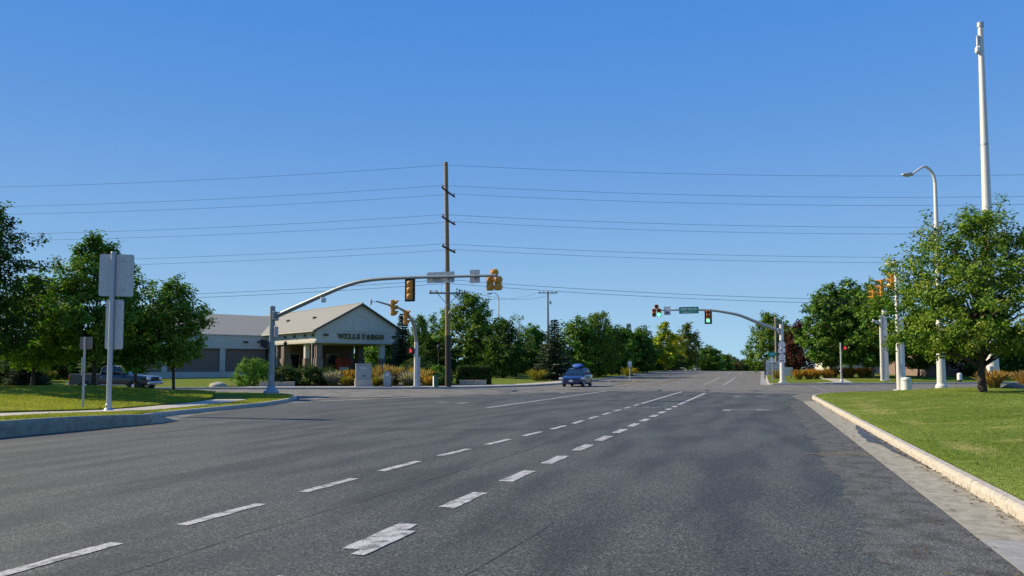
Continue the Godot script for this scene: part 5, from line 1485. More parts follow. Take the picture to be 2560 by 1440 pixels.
func build_signs_and_boxes() -> void:
	# --- two sign posts on the left kerb
	var b := P(-13.35, 24.6, gy(-13.35, 24.6) - .02)
	var t := thing("sign_post", "tall galvanised sign post standing at the left kerb", "sign post", b, 0.0, "sign posts at the left kerb")
	part("post", MB.new().tube([Vector3(0, 0, 0), Vector3(0, 5.3, 0)], [.078, .070], 14).mesh(), M.galv, t)
	part("post_base", MB.new().lathe([Vector2(.16, 0), Vector2(.15, .06), Vector2(.1, .12), Vector2(.10, .24), Vector2(.078, .26)], 14).mesh(), M.galv, t)
	part("post_cap", MB.new().lathe([Vector2(.072, 0), Vector2(.06, .03), Vector2(.001, .04)], 12, Transform3D(Basis(), Vector3(0, 5.3, 0))).mesh(), M.galv, t)
	var away := deg_to_rad(180 - 18.6)
	var off := Vector3(SH, 0, -CH)
	var s1 := flat_sign("sign", "large blank sign back at the top of the tall post", "sign", b + Vector3(.08, 4.55, -.10), deg_to_rad(190), Vector2(1.08, 1.42), M.sign_white, M.sign_back, "sign backs at the left kerb", .07)
	for y in [-.5, .5]: part("stiffener", MB.new().box(Vector3(0, y, -.018), Vector3(.5, .045, .03)).mesh(), M.galv, s1)
	var s2 := flat_sign("sign", "tall narrow blank sign back lower on the tall post", "sign", b + Vector3(.06, 2.9, -.10), deg_to_rad(190), Vector2(.56, 1.66), M.sign_white, M.sign_back, "sign backs at the left kerb", .06)
	for y in [-.6, .6]: part("stiffener", MB.new().box(Vector3(0, y, -.018), Vector3(.34, .045, .03)).mesh(), M.galv, s2)
	var b2 := P(-14.55, 25.2, gy(-14.55, 25.2) - .02)
	var t2 := thing("sign_post", "short square sign post left of the tall one", "sign post", b2, 0.0, "sign posts at the left kerb")
	part("post", MB.new().box(Vector3(0, 1.2, 0), Vector3(.055, 2.44, .055), .008).mesh(), M.galv, t2)
	flat_sign("sign", "small brownish sign back on the short square post", "sign", b2 + off * .032 + Vector3(.02, 2.22, 0), deg_to_rad(180 - 12), Vector2(.50, .42), M.sign_white, M.sign_brown, "sign backs at the left kerb", .03)
	flat_sign("sign", "narrow edge-on plate halfway up the short square post", "sign", b2 + Vector3(-.1, 1.42, -.035), deg_to_rad(115), Vector2(.3, .62), M.sign_white, M.sign_back, "sign backs at the left kerb", .03)
	# --- cabinets on the far left corner
	var c := thing("control_cabinet", "large grey signal control cabinet on a concrete base", "cabinet", at(-11.3, 56.4, .02), deg_to_rad(14))
	part("base", MB.new().box(Vector3(0, .3, 0), Vector3(1.28, .62, .8), .03).mesh(), M.cabinet_base, c)
	part("body", MB.new().box(Vector3(0, 1.16, 0), Vector3(1.16, 1.1, .68), .02).mesh(), M.cabinet, c)
	part("lid", MB.new().box(Vector3(0, 1.74, 0), Vector3(1.26, .08, .78), .03).mesh(), M.cabinet, c)
	var d := part("door", MB.new().box(Vector3(0, 1.16, .355), Vector3(1.02, .98, .03), .01).mesh(), M.cabinet, c)
	part("handle", MB.new().box(Vector3(-.34, 1.2, .385), Vector3(.04, .18, .03), .01).mesh(), M.galv, d)
	for k in 4: part("vent", MB.new().box(Vector3(-.12 + k * .09, .86, .375), Vector3(.03, .16, .015)).mesh(), M.black, d)
	for k in 3: part("sticker", MB.new().box(Vector3(-.2 + k * .17, 1.44, .374), Vector3(.07, .12, .008)).mesh(), M.sign_white, d)
	var c2 := thing("pedestal_cabinet", "slim pale grey pedestal cabinet between the large cabinet and mast", "cabinet", at(-9.45, 56.2, .02), deg_to_rad(8))
	part("base", MB.new().box(Vector3(0, .04, 0), Vector3(.66, .12, .5), .02).mesh(), M.black, c2)
	part("body", MB.new().extrude(PackedVector2Array([Vector2(-.29, .1), Vector2(.29, .1), Vector2(.28, .9), Vector2(.2, 1.2), Vector2(-.2, 1.2), Vector2(-.28, .9)]), .42, Transform3D(Basis(), Vector3(0, 0, -.21))).mesh(), M.cabinet, c2)
	part("meter_window", MB.new().box(Vector3(0, .95, .215), Vector3(.2, .16, .02), .01).mesh(), M.sign_white, c2)
	var g := thing("utility_marker", "short green and white utility box by the wooden pole", "utility box", at(-5.75, 56.0, .02), deg_to_rad(20))
	part("body", MB.new().box(Vector3(0, .42, 0), Vector3(.34, .84, .34), .04).mesh(), M.box_green, g)
	part("white_side", MB.new().box(Vector3(-.185, .42, 0), Vector3(.03, .80, .30), .01).mesh(), M.box_white, g)
	part("cap", MB.new().box(Vector3(0, .86, 0), Vector3(.38, .06, .38), .02).mesh(), M.box_green, g)
	# --- lantern posts by the bank
	for e in [[-19.0, 62.0, 3.5, "dark lantern post among the shrubs behind the left mast"], [-6.6, 66.5, 3.3, "dark lantern post left of the wooden pole before the trees"]]:
		var l := thing("lantern_post", e[3], "lamp post", at(e[0], e[1], .02), 0.0, "lantern posts by the bank")
		part("post", MB.new().tube([Vector3(0, 0, 0), Vector3(0, e[2] - .4, 0)], [.05, .04], 8).mesh(), M.wood_dark, l)
		part("lantern", MB.new().lathe([Vector2(.06, 0), Vector2(.16, .3), Vector2(.2, .34), Vector2(.06, .5), Vector2(.001, .56)], 8, Transform3D(Basis(), Vector3(0, e[2] - .42, 0))).mesh(), M.black, l)
		part("post_base", MB.new().lathe([Vector2(.12, 0), Vector2(.1, .25), Vector2(.05, .4)], 8).mesh(), M.wood_dark, l)
	# --- low planter walls
	for e in [[-18.0, 56.9, 2.6, .36, "low concrete planter edge in front of the round bush"], [-3.2, 60.6, 2.2, .42, "low pale concrete edge below the dark clipped hedge"]]:
		var w := thing("planter_wall", e[4], "low wall", at(e[0], e[1], .04), deg_to_rad(4), "planter walls")
		part("wall", MB.new().box(Vector3(0, e[3] / 2, 0), Vector3(e[2], e[3], .3), .02).mesh(), M.walk, w)
		part("coping", MB.new().box(Vector3(0, e[3] + .03, 0), Vector3(e[2] + .08, .06, .38), .015).mesh(), M.walk, w)
	# --- boulders
	for e in [[-22.6, 57.0, .75, M.stone_pale, "pale rounded boulder on the bank's lawn near the driveway"], [26.3, 38.9, .62, M.stone, "grey lumpy boulder between the dry grasses on the right"]]:
		rng.seed = int(e[1] * 10)
		var rings := []
		for i in 7:
			var ring := PackedVector3Array()
			var hh := i / 6.0
			for k in 12:
				var a := TAU * k / 12
				var r: float = e[2] * sqrt(maxf(.02, 1 - hh * hh)) * rng.randf_range(.82, 1.1)
				ring.append(Vector3(cos(a) * r, hh * e[2] * .62 * rng.randf_range(.92, 1.05) - .05, sin(a) * r * .7))
			rings.append(ring)
		var o := part("boulder", MB.new().loft(rings).mesh(), e[3], self, at(e[0], e[1], .05))
		tag(o, e[4], "rock")
	# --- right-hand lawn furniture
	var bo := thing("bollard", "stubby white concrete bollard on the right lawn's crest", "bollard", at(22.95, 43.2, .05), 0.3)
	part("body", MB.new().lathe([Vector2(.27, 0), Vector2(.27, .72), Vector2(.24, .80), Vector2(.001, .84)], 16).mesh(), M.box_white, bo)
	part("band", MB.new().lathe([Vector2(.276, .60), Vector2(.276, .66)], 16).mesh(), M.galv, bo)
	var hy := thing("utility_pedestal", "small cream utility pedestal on the far right grass strip", "utility box", at(42.6, 70.6, .02), 0.0)
	part("body", MB.new().lathe([Vector2(.22, .2), Vector2(.22, .75), Vector2(.16, .85), Vector2(.001, .9)], 12).mesh(), M.box_white, hy)
	part("base", MB.new().lathe([Vector2(.18, 0), Vector2(.18, .2)], 10).mesh(), M.black, hy)
	# --- low dark building on the far right
	var f := thing("office_building", "long low brown brick building behind the right-hand trees", "building", at(48.0, 84.0, .0), deg_to_rad(-3))
	part("wall", MB.new().box(Vector3(22, 1.9, -6), Vector3(46, 4.2, 12)).mesh(), M.brick, f)
	part("roof_edge", MB.new().box(Vector3(22, 4.15, -6), Vector3(47, .5, 13), .04).mesh(), M.trim_dark, f)
	for k in 6:
		var w := part("window", MB.new().box(Vector3(2.5 + k * 6.4, 1.9, .02), Vector3(2.0, 2.4, .12)).mesh(), M.trim, f)
		part("pane", MB.new().box(Vector3(2.5 + k * 6.4, 1.9, .06), Vector3(1.75, 2.15, .1)).mesh(), M.glass, w)
	var f2 := thing("office_building", "low cream building glimpsed between the far right tree trunks", "building", at(43.0, 100.0, .0), deg_to_rad(-8))
	part("wall", MB.new().box(Vector3(7, 1.5, -4), Vector3(14, 3.2, 8)).mesh(), M.stucco, f2)
	part("roof", MB.new().box(Vector3(7, 3.25, -4), Vector3(15, .4, 9), .03).mesh(), M.roof, f2)
	var f3 := thing("house", "pale low house glimpsed between trunks left of the blue car", "house", at(-3.0, 118.0, .0), deg_to_rad(-12))
	part("wall", MB.new().box(Vector3(5, 1.3, -4), Vector3(11, 2.8, 8)).mesh(), M.stucco, f3)
	part("roof", MB.new().extrude(PackedVector2Array([Vector2(-8.6, 2.6), Vector2(.6, 2.6), Vector2(-4, 4.4)]), 12.2, Transform3D(Basis(Vector3.UP, PI / 2), Vector3(-1.1, 0, 0))).mesh(), M.roof, f3)
	# --- signs beside the far right road
	var ms := thing("site_sign", "white multi-panel site sign on two dark posts by the far road", "sign", at(31.0, 87.6, .02), deg_to_rad(-14))
	for x in [-1.05, .78]: part("post", MB.new().box(Vector3(x, 1.1, 0), Vector3(.14, 2.3, .14), .01).mesh(), M.black, ms)
	for k in 3:
		var pn := part("panel", MB.new().box(Vector3(-.14, .62 + k * .54, .01), Vector3(1.66, .49, .05), .01).mesh(), M.sign_white, ms)
		part("text_bar", MB.new().box(Vector3(-.14, .62 + k * .54, .038), Vector3(1.2 - k * .2, .1, .006)).mesh(), M.sign_back if k < 2 else M.red_panel, pn)
	part("side_panel", MB.new().box(Vector3(1.45, .8, .01), Vector3(1.2, 1.0, .06), .01).mesh(), M.sign_white, ms)
	part("side_panel_post", MB.new().box(Vector3(1.9, .3, -.04), Vector3(.08, .9, .04)).mesh(), M.black, ms)
	var gp := thing("street_sign_post", "post with an oval green street sign by the far road", "sign", at(26.9, 76.6, .02), deg_to_rad(-14))
	part("post", MB.new().tube([Vector3(0, 0, 0), Vector3(0, 2.9, 0)], [.035], 8).mesh(), M.galv, gp)
	var ov := PackedVector2Array()
	for k in 24: ov.append(Vector2(cos(TAU * k / 24) * .46, sin(TAU * k / 24) * .26))
	part("panel", MB.new().extrude(ov, .02, Transform3D(Basis(), Vector3(0, 2.75, .037))).mesh(), M.sign_green, gp)
	part("text_bar", MB.new().box(Vector3(0, 2.76, .06), Vector3(.5, .07, .004)).mesh(), M.sign_white, gp)
	var tp := thing("warning_sign_post", "slim post with a small pointed white sign at the far kerb", "sign", at(27.7, 79.0, .02), deg_to_rad(-14))
	part("post", MB.new().tube([Vector3(0, 0, 0), Vector3(0, 2.4, 0)], [.035], 8).mesh(), M.black, tp)
	part("panel", MB.new().extrude(PackedVector2Array([Vector2(-.3, 1.9), Vector2(.3, 1.9), Vector2(.3, 2.2), Vector2(0, 2.55), Vector2(-.3, 2.2)]), .02, Transform3D(Basis(), Vector3(0, 0, .037))).mesh(), M.sign_white, tp)
	var rs := thing("road_sign_post", "small white road sign on a post beyond the blue car", "sign", at(14.0, 88.0, .02), deg_to_rad(-10))
	part("post", MB.new().tube([Vector3(0, 0, 0), Vector3(0, 2.2, 0)], [.05], 8).mesh(), M.galv, rs)
	part("panel", MB.new().box(Vector3(0, 1.85, .06), Vector3(.46, .72, .02), .005).mesh(), M.sign_back, rs)
	part("panel_face", MB.new().box(Vector3(0, 1.95, .075), Vector3(.4, .3, .004)).mesh(), M.sign_white, rs)

func C(r: float, g: float, b: float) -> Color:
	return Color(r, g, b)
func build_trees() -> void:
	var pear := [Vector2(0, .35), Vector2(.15, .85), Vector2(.35, 1.0), Vector2(.6, .72), Vector2(.85, .34), Vector2(1.0, .05)]
	var oval := [Vector2(0, .4), Vector2(.18, .9), Vector2(.42, 1.0), Vector2(.7, .85), Vector2(.9, .5), Vector2(1.0, .12)]
	var broad := [Vector2(0, .55), Vector2(.14, .95), Vector2(.4, 1.0), Vector2(.65, .82), Vector2(.86, .55), Vector2(1.0, .2)]
	var spire := [Vector2(0, .6), Vector2(.15, .95), Vector2(.4, 1.0), Vector2(.7, .75), Vector2(1.0, .1)]
	var green := [C(.055, .115, .018), C(.070, .135, .022), C(.045, .095, .016)]
	var bright := [C(.085, .150, .022), C(.070, .125, .018), C(.105, .165, .026)]
	var deep := [C(.032, .062, .016), C(.042, .078, .018), C(.028, .052, .016)]
	var olive := [C(.075, .098, .026), C(.095, .110, .030), C(.06, .085, .022)]
	var lime := [C(.19, .215, .022), C(.16, .20, .020), C(.22, .235, .026)]
	var gold := [C(.34, .27, .025), C(.27, .25, .025), C(.30, .26, .03)]
	var maroon := [C(.042, .017, .018), C(.055, .022, .022), C(.032, .014, .016)]
	var rust := [C(.10, .065, .035), C(.075, .07, .03), C(.12, .07, .04)]
	# foreground tree on the right lawn
	make_tree("lawn_tree", "large spreading leafy tree in the foreground of the right lawn", {h = 8.1, r = 4.2, base = 1.6, prof = [Vector2(0, .42), Vector2(.10, .82), Vector2(.30, 1.0), Vector2(.55, .88), Vector2(.8, .62), Vector2(1.0, .22)], clumps = 620, per = 52, leaf = .125, spread = .36, pal = [C(.072, .122, .022), C(.088, .138, .024), C(.062, .108, .018), C(.100, .142, .028)], trunk = .17, limbs = 60, lobes = .5, up = .75, bias = .5, leader = .85}, 101, at(21.35, 33.7, .05), "trees on the right lawn")
	# left lawn
	make_tree("pear_tree", "big dark tree cut off by the photo's left edge", {h = 8.9, r = 3.1, base = 1.3, prof = oval, clumps = 520, per = 42, leaf = .145, spread = .34, pal = deep, trunk = .13, limbs = 20, lobes = .4}, 102, at(-25.3, 34.0, .05), "trees on the left lawn")
	make_tree("pear_tree", "tallest pointed tree behind the white sign on the left lawn", {h = 8.3, r = 2.75, base = 1.7, prof = pear, clumps = 480, per = 46, leaf = .145, spread = .32, pal = [C(.075, .130, .022), C(.055, .105, .018), C(.09, .145, .025)], trunk = .12, limbs = 20, lobes = .45, up = .45}, 103, at(-22.0, 39.0, .05), "trees on the left lawn")
	make_tree("pear_tree", "lower bushy tree at the left of the pointed tree", {h = 6.2, r = 2.1, base = 1.3, prof = pear, clumps = 300, per = 40, leaf = .145, spread = .34, pal = bright, trunk = .1, limbs = 16, lobes = .5, up = .4}, 104, at(-26.0, 40.2, .05), "trees on the left lawn")
	make_tree("pear_tree", "rounded tree between the sign and the bank's roof", {h = 6.3, r = 1.65, base = 1.6, prof = oval, clumps = 270, per = 42, leaf = .145, spread = .30, pal = [C(.080, .135, .024), C(.060, .110, .020), C(.095, .150, .028)], trunk = .1, limbs = 18, lobes = .5, up = .4}, 105, at(-19.1, 41.9, .05), "trees on the left lawn")
	make_tree("pear_tree", "small low tree in front of the pickup truck", {h = 4.0, r = 1.0, base = 1.3, prof = oval, clumps = 150, per = 30, leaf = .16, spread = .3, pal = green, trunk = .1, limbs = 12, lobes = .4}, 106, at(-20.9, 41.2, .05), "trees on the left lawn")
	make_spruce("spruce_tree", "small dark spruce on the far left grass", 3.4, 1.7, 107, [C(.028, .045, .026), C(.035, .055, .034)], at(-37.2, 57.0, .05), "conifers")
	make_spruce("spruce_tree", "blue-green spruce just behind the blue car", 6.9, 2.9, 108, [C(.040, .066, .048), C(.034, .055, .036), C(.055, .082, .058)], at(4.7, 82.0, .05), "conifers", .8)
	make_spruce("spruce_tree", "slender dark spruce at the right end of the bank's gable", 7.4, 1.9, 109, [C(.030, .052, .030), C(.038, .060, .034)], at(-12.2, 82.5, .05), "conifers", .8)
	make_spruce("spruce_tree", "narrow spruce rising among the far trees right of the car", 8.4, 1.5, 110, [C(.034, .056, .034)], at(19.9, 126.0, .05), "conifers", .6)
	# mid-distance kinds, then copies
	var A := make_tree("shade_tree", "broad bright tree behind the wooden utility pole", {h = 10.2, r = 4.0, base = .6, prof = broad, clumps = 400, per = 28, leaf = .30, spread = .55, pal = [C(.07, .120, .022), C(.055, .10, .018), C(.085, .130, .024)], trunk = .2, limbs = 18, lobes = .5, up = .9}, 111, at(-5.4, 95.0, .05), "trees left of the far road")
	var B := make_tree("shade_tree", "dark rounded tree around the white street light", {h = 6.6, r = 2.3, base = .3, prof = broad, clumps = 220, per = 24, leaf = .26, spread = .42, pal = deep, trunk = .13, limbs = 14, lobes = .45, up = .5}, 112, at(-1.0, 86.0, .05), "trees left of the far road")
	make_tree("locust_tree", "airy see-through tree between two dark trees left of the car", {h = 8.2, r = 2.3, base = 2.2, prof = oval, clumps = 80, per = 22, leaf = .22, spread = .42, pal = [C(.07, .11, .045), C(.085, .125, .05)], trunk = .11, limbs = 26, lobes = .6, up = .6}, 113, at(.6, 100.0, .05), "trees left of the far road")
	var E := make_tree("far_tree", "green bushy tree directly right of the blue-green spruce", {h = 7.4, r = 2.6, base = .3, prof = broad, clumps = 230, per = 24, leaf = .32, spread = .5, pal = green, trunk = .15, limbs = 12, lobes = .5, up = .8}, 114, at(8.5, 96.0, .05), "trees left of the far road")
	var F := make_tree("poplar_tree", "narrow upright poplar behind the wooden pole's left side", {h = 10.0, r = 1.1, base = .6, prof = spire, clumps = 110, per = 20, leaf = .28, spread = .4, pal = bright, trunk = .12, limbs = 8, lobes = .3, up = .6}, 115, at(-10.2, 112.0, .05), "poplars")
	var one := Vector3.ONE
	dup(F, at(-11.0, 105.0, .05), 1.0, Vector3(.95, .88, .95), "shorter upright poplar left of the taller poplar", "poplars")
	dup(A, at(-12.6, 101.0, .05), 2.0, Vector3(.46, .76, .46), "slim green tree between the spruce and the poplars", "trees left of the far road")
	dup(E, at(2.9, 104.0, .05), 1.3, Vector3(.85, .9, .85), "green tree half behind the blue-green spruce's left side", "trees left of the far road")
	dup(A, at(11.4, 98.0, .05), 3.9, Vector3(.72, .80, .72), "tallest bushy tree right of the blue-green spruce", "trees left of the far road")
	dup(B, at(14.6, 108.0, .05), .7, Vector3(1.1, 1.0, 1.1), "dark tree behind the small white road sign", "trees left of the far road")
	dup(E, at(17.4, 119.0, .05), 2.2, Vector3(1.05, .98, 1.05), "leafy tree standing left of the narrow far spruce", "trees left of the far road")
	dup(B, at(20.8, 124.0, .05), 4.4, Vector3(1.2, 1.0, 1.2), "dark tree crowding the narrow far spruce", "trees left of the far road")
	dup(E, at(24.2, 138.0, .05), 5.3, Vector3(1.1, 1.08, 1.1), "green tree left of the slim bare wooden pole", "trees left of the far road")
	dup(B, at(25.6, 147.0, .05), 2.6, Vector3(1.1, .95, 1.1), "dark tree right behind the slim bare wooden pole", "trees left of the far road")
	dup(B, at(28.9, 152.0, .05), 2.9, Vector3(1.2, 1.0, 1.2), "dark green tree left of the yellow-green tree", "trees left of the far road")
	dup(B, at(33.3, 163.0, .05), 5.9, Vector3(1.5, .62, 1.5), "low dark tree below the golden tree", "trees left of the far road")
	dup(B, at(39.6, 182.0, .05), .9, Vector3(1.6, .6, 1.6), "low dark tree at the tall olive tree's foot", "trees left of the far road")
	make_tree("far_tree", "yellow-green tree among the far roadside trees", {h = 9.3, r = 2.2, base = 1.0, prof = oval, clumps = 130, per = 20, leaf = .42, spread = .55, pal = lime, trunk = .14, limbs = 6, lobes = .5, up = .6}, 116, at(30.6, 148.0, .05), "trees left of the far road")
	make_tree("far_tree", "golden yellow tree right of the yellow-green tree", {h = 8.8, r = 2.3, base = 1.0, prof = oval, clumps = 110, per = 20, leaf = .45, spread = .55, pal = gold, trunk = .14, limbs = 6, lobes = .4}, 117, at(41.8, 188.0, .05), "trees left of the far road")
	make_tree("far_tree", "tall olive-brown poplar above the far roadside trees", {h = 13.6, r = 3.6, base = 1.0, prof = spire, clumps = 190, per = 20, leaf = .55, spread = .8, pal = olive, trunk = .25, limbs = 6, lobes = .35, up = .8}, 118, at(51.3, 216.0, .05), "trees left of the far road")
	dup(E, at(58.8, 222.0, .05), .4, Vector3(1.5, 1.0, 1.5), "far green tree right of the tall olive poplar", "trees left of the far road")
	dup(B, at(67.0, 252.0, .05), 3.1, Vector3(1.6, 1.1, 1.6), "far dark tree second right of the tall olive poplar", "trees left of the far road")
	make_tree("far_tree", "reddish-brown far tree where the road disappears", {h = 8.0, r = 4.5, base = .4, prof = broad, clumps = 120, per = 18, leaf = .7, spread = .9, pal = rust, trunk = .2, limbs = 4, lobes = .5}, 119, at(100.0, 338.0, .05), "trees at the end of the road")
	dup(E, at(90.0, 320.0, .05), 2.5, Vector3(2.2, 1.1, 2.2), "far green tree left of the reddish one at the road's end", "trees at the end of the road")
	dup(B, at(116.5, 372.0, .05), 1.5, Vector3(2.4, 1.05, 2.4), "far low tree right of the reddish one at the road's end", "trees at the end of the road")
	dup(E, at(126.0, 384.0, .05), 4.5, Vector3(2.4, .8, 2.4), "furthest low tree beside the right road edge", "trees at the end of the road")
	# left behind the lawn
	make_tree("far_tree", "bright lime tree low behind the dark left-edge tree", {h = 4.8, r = 2.6, base = .5, prof = broad, clumps = 140, per = 22, leaf = .24, spread = .42, pal = lime, trunk = .1, limbs = 8, lobes = .5}, 120, at(-46.0, 66.0, .05), "trees behind the left lawn")
	dup(B, at(-44.4, 75.0, .05), 1.9, Vector3(1.5, .72, 1.5), "dark low tree behind the small spruce on the left", "trees behind the left lawn")
	dup(B, at(-40.2, 72.0, .05), 5.0, Vector3(1.2, .72, 1.2), "dark low tree behind the pickup truck's tail", "trees behind the left lawn")
	dup(E, at(-52.0, 84.0, .05), 2.7, Vector3(1.5, .75, 1.5), "leafy tree low behind the left-edge tree's trunk", "trees behind the left lawn")
	dup(B, at(-36.6, 66.5, .05), .5, Vector3(.8, .36, .8), "low dark bush between the small spruce and the pickup", "trees behind the left lawn")
	dup(E, at(-58.0, 78.0, .05), 4.7, Vector3(1.6, .8, 1.6), "furthest left leafy tree behind the lime tree", "trees behind the left lawn")
	dup(B, at(-40.5, 60.5, .05), 3.6, Vector3(.9, .34, .9), "low dark bush behind the small spruce's foot", "trees behind the left lawn")
	dup(E, at(-17.5, 104.0, .05), 1.1, Vector3(1.1, .72, 1.1), "green tree seen through the drive-through's left bay", "trees behind the bank")
	dup(B, at(-14.0, 108.0, .05), 2.1, Vector3(1.5, .85, 1.5), "dark tree seen through the drive-through's right bay", "trees behind the bank")
	dup(E, at(-21.5, 112.0, .05), 3.3, Vector3(1.2, .7, 1.2), "green tree behind the bank's red teller machine", "trees behind the bank")
	dup(B, at(-9.0, 90.0, .05), 4.2, Vector3(1.2, .7, 1.2), "dark low tree between the slender spruce and wooden pole", "trees left of the far road")
	dup(B, at(-3.0, 104.0, .05), 5.2, Vector3(1.5, .8, 1.5), "dark low tree behind the broad bright tree", "trees left of the far road")
	# right side of the far road
	dup(A, at(42.2, 121.0, .05), 5.5, Vector3(.86, .92, .86), "large round tree on the right side of the far road", "trees right of the far road")
	dup(E, at(48.6, 131.0, .05), 3.3, Vector3(1.0, 1.12, 1.0), "second green tree behind the thin roadside poles", "trees right of the far road")
	make_tree("plum_tree", "dark maroon-leaved tree right of the far mast", {h = 7.0, r = 2.3, base = .9, prof = broad, clumps = 170, per = 24, leaf = .26, spread = .42, pal = maroon, trunk = .12, limbs = 12, lobes = .5, up = .4}, 121, at(37.6, 97.0, .05), "trees right of the far road")
	var G := make_tree("lawn_tree", "dense green tree nearest the maroon tree on the far right", {h = 9.9, r = 2.9, base = 1.4, prof = oval, clumps = 400, per = 28, leaf = .26, spread = .42, pal = [C(.055, .11, .022), C(.07, .13, .026), C(.045, .09, .018)], trunk = .14, bark = M.bark_pale, limbs = 22, lobes = .45, up = .5}, 122, at(34.6, 80.5, .05), "dense trees on the far right corner")
	dup(G, at(38.6, 84.5, .05), 2.4, Vector3(1.0, 1.08, 1.0), "dense green tree in the middle of the far right row", "dense trees on the far right corner")
	dup(G, at(38.1, 78.2, .05), 4.1, Vector3(.98, .96, .98), "dense green tree behind the amber signals on the right", "dense trees on the far right corner")
	dup(G, at(45.3, 82.6, .05), 1.2, Vector3(.95, .72, .95), "green tree glimpsed below the foreground tree's left side", "dense trees on the far right corner")
	dup(B, at(52.6, 82.4, .05), 3.0, Vector3(1.5, 1.1, 1.5), "dark tree in front of the brown building's middle", "dense trees on the far right corner")
	dup(B, at(60.4, 82.8, .05), .2, Vector3(1.6, 1.12, 1.6), "dark tree in front of the brown building at the right edge", "dense trees on the far right corner")

func build_plants() -> void:
	var round_p := [Vector2(0, .8), Vector2(.3, 1.0), Vector2(.65, .85), Vector2(.9, .5), Vector2(1.0, .15)]
	var sh := [C(.085, .155, .022), C(.065, .125, .018), C(.10, .17, .026)]
	var dk := [C(.030, .050, .018), C(.038, .060, .022)]
	make_tree("shrub", "big round bright bush in front of the bank's brick wall", {h = 2.15, r = 1.55, base = .02, prof = round_p, clumps = 170, per = 26, leaf = .12, spread = .22, pal = sh, trunk = .05, limbs = 8, lobes = .25, up = .3}, 201, at(-20.3, 58.5, .03), "shrubs by the bank", "shrub")
	var d := make_tree("shrub", "dark rounded shrub right of the near left mast", {h = 1.6, r = 1.2, base = .02, prof = round_p, clumps = 120, per = 24, leaf = .12, spread = .22, pal = dk, trunk = .05, limbs = 8, lobes = .3, up = .2}, 202, at(-17.9, 58.6, .03), "shrubs by the bank", "shrub")
	dup(d, at(-16.2, 59.2, .03), 2.0, Vector3(1.1, 1.0, 1.1), "dark rounded shrub second right of the near left mast", "shrubs by the bank")
	dup(d, at(-14.9, 60.2, .03), 4.0, Vector3(.9, .85, .9), "dark shrub beside the grey-blue flowers", "shrubs by the bank")
	dup(d, at(-6.6, 63.0, .03), 1.0, Vector3(1.2, .95, 1.0), "dark shrub behind the orange flowers near the wooden pole", "shrubs by the bank")
	dup(d, at(-8.6, 66.0, .03), 3.0, Vector3(1.5, 1.2, 1.0), "dark shrub before the spruce by the lantern post", "shrubs by the bank")
	make_tree("shrub", "green leafy shrub just left of the wooden pole", {h = 1.5, r = 1.1, base = .02, prof = round_p, clumps = 100, per = 24, leaf = .13, spread = .22, pal = [C(.05, .10, .022), C(.065, .12, .026)], trunk = .05, limbs = 6, lobes = .3, up = .2}, 203, at(-5.9, 60.6, .03), "shrubs by the bank", "shrub")
	# clipped hedge: a boxy mass of small leaves
	rng.seed = 204
	var hd := thing("clipped_hedge", "dark clipped block hedge right of the wooden pole", "hedge", at(-3.3, 64.0, .03), deg_to_rad(8))
	var lv := Leaves.new()
	for i in 5200:
		var p := Vector3(rng.randf_range(-1.35, 1.35), rng.randf_range(.05, 1.5), rng.randf_range(-.7, .7))
		var f := rng.randi() % 4
		if f == 0: p.y = 1.5 + rng.randf_range(-.08, .05)
		elif f == 1: p.z = .7 + rng.randf_range(-.08, .04)
		elif f == 2: p.x = 1.35 * (1 if rng.randf() < .5 else -1) + rng.randf_range(-.06, .04)
		var c := tone(dk)
		lv.leaf(p, rv(), (Vector3.UP + rv()).normalized(), .21, .15, c)
	part("foliage", lv.mesh(), M.leaf, hd)
	part("stem", MB.new().tube([Vector3(-.5, -.05, 0), Vector3(-.4, .9, 0)], [.05, .02], 6).tube([Vector3(.5, -.05, 0), Vector3(.4, .9, 0)], [.05, .02], 6).mesh(), M.bark, hd)
	# flower bed in front of the bank
	var gl := [C(.075, .105, .03), C(.06, .09, .028)]
	var straw := [C(.19, .15, .085), C(.16, .12, .065), C(.21, .155, .10)]
	var tan_ := [C(.20, .17, .07), C(.26, .18, .09)]
	var mauve := [C(.16, .16, .19), C(.20, .20, .24), C(.13, .14, .16)]
	var orange := [C(.24, .115, .035), C(.22, .135, .04), C(.17, .15, .04)]
	var yel := [C(.16, .14, .03), C(.12, .12, .028)]
	var bed := [[-14.2, 58.6, 1.25, .75, gl, mauve, "sage_plant", "grey-blue flowering sage beside the dark shrubs", .4], [-13.2, 60.4, 1.3, .7, gl, orange, "flower_clump", "orange-green clump behind the grey-blue sage", .6], [-12.9, 58.0, .8, .5, gl, yel, "flower_clump", "small yellow-green clump left of the large cabinet", .6], [-12.0, 60.8, 1.5, .7, gl, yel, "flower_clump", "yellowish clump just behind the large cabinet", .6],
		[-10.4, 59.4, 1.75, .85, gl, straw, "grass_clump", "tall straw-coloured grass right of the large cabinet", .5], [-9.6, 60.4, 1.6, .8, gl, straw, "grass_clump", "tall straw grass behind the slim cabinet", .5], [-9.9, 58.2, 1.0, .6, gl, mauve, "sage_plant", "small grey-blue sage between the two cabinets", .4], [-8.2, 58.6, 1.2, .85, gl, mauve, "sage_plant", "wide grey-blue sage left of the pale mast", .4], [-8.0, 60.8, 1.5, .7, gl, tan_, "grass_clump", "tan grass behind the pale mast", .5], [-6.9, 60.0, 1.35, .7, gl, tan_, "grass_clump", "tan grass just right of the pale mast", .5], [-6.4, 58.2, .9, .65, gl, orange, "flower_clump", "low orange flowers left of the utility box", .6], [-10.6, 57.9, .75, .5, gl, yel, "flower_clump", "low yellow-green clump at the cabinet's right corner", .6], [-13.9, 61.4, 1.2, .6, gl, orange, "flower_clump", "orange clump beside the dark shrubs' right end", .6]]
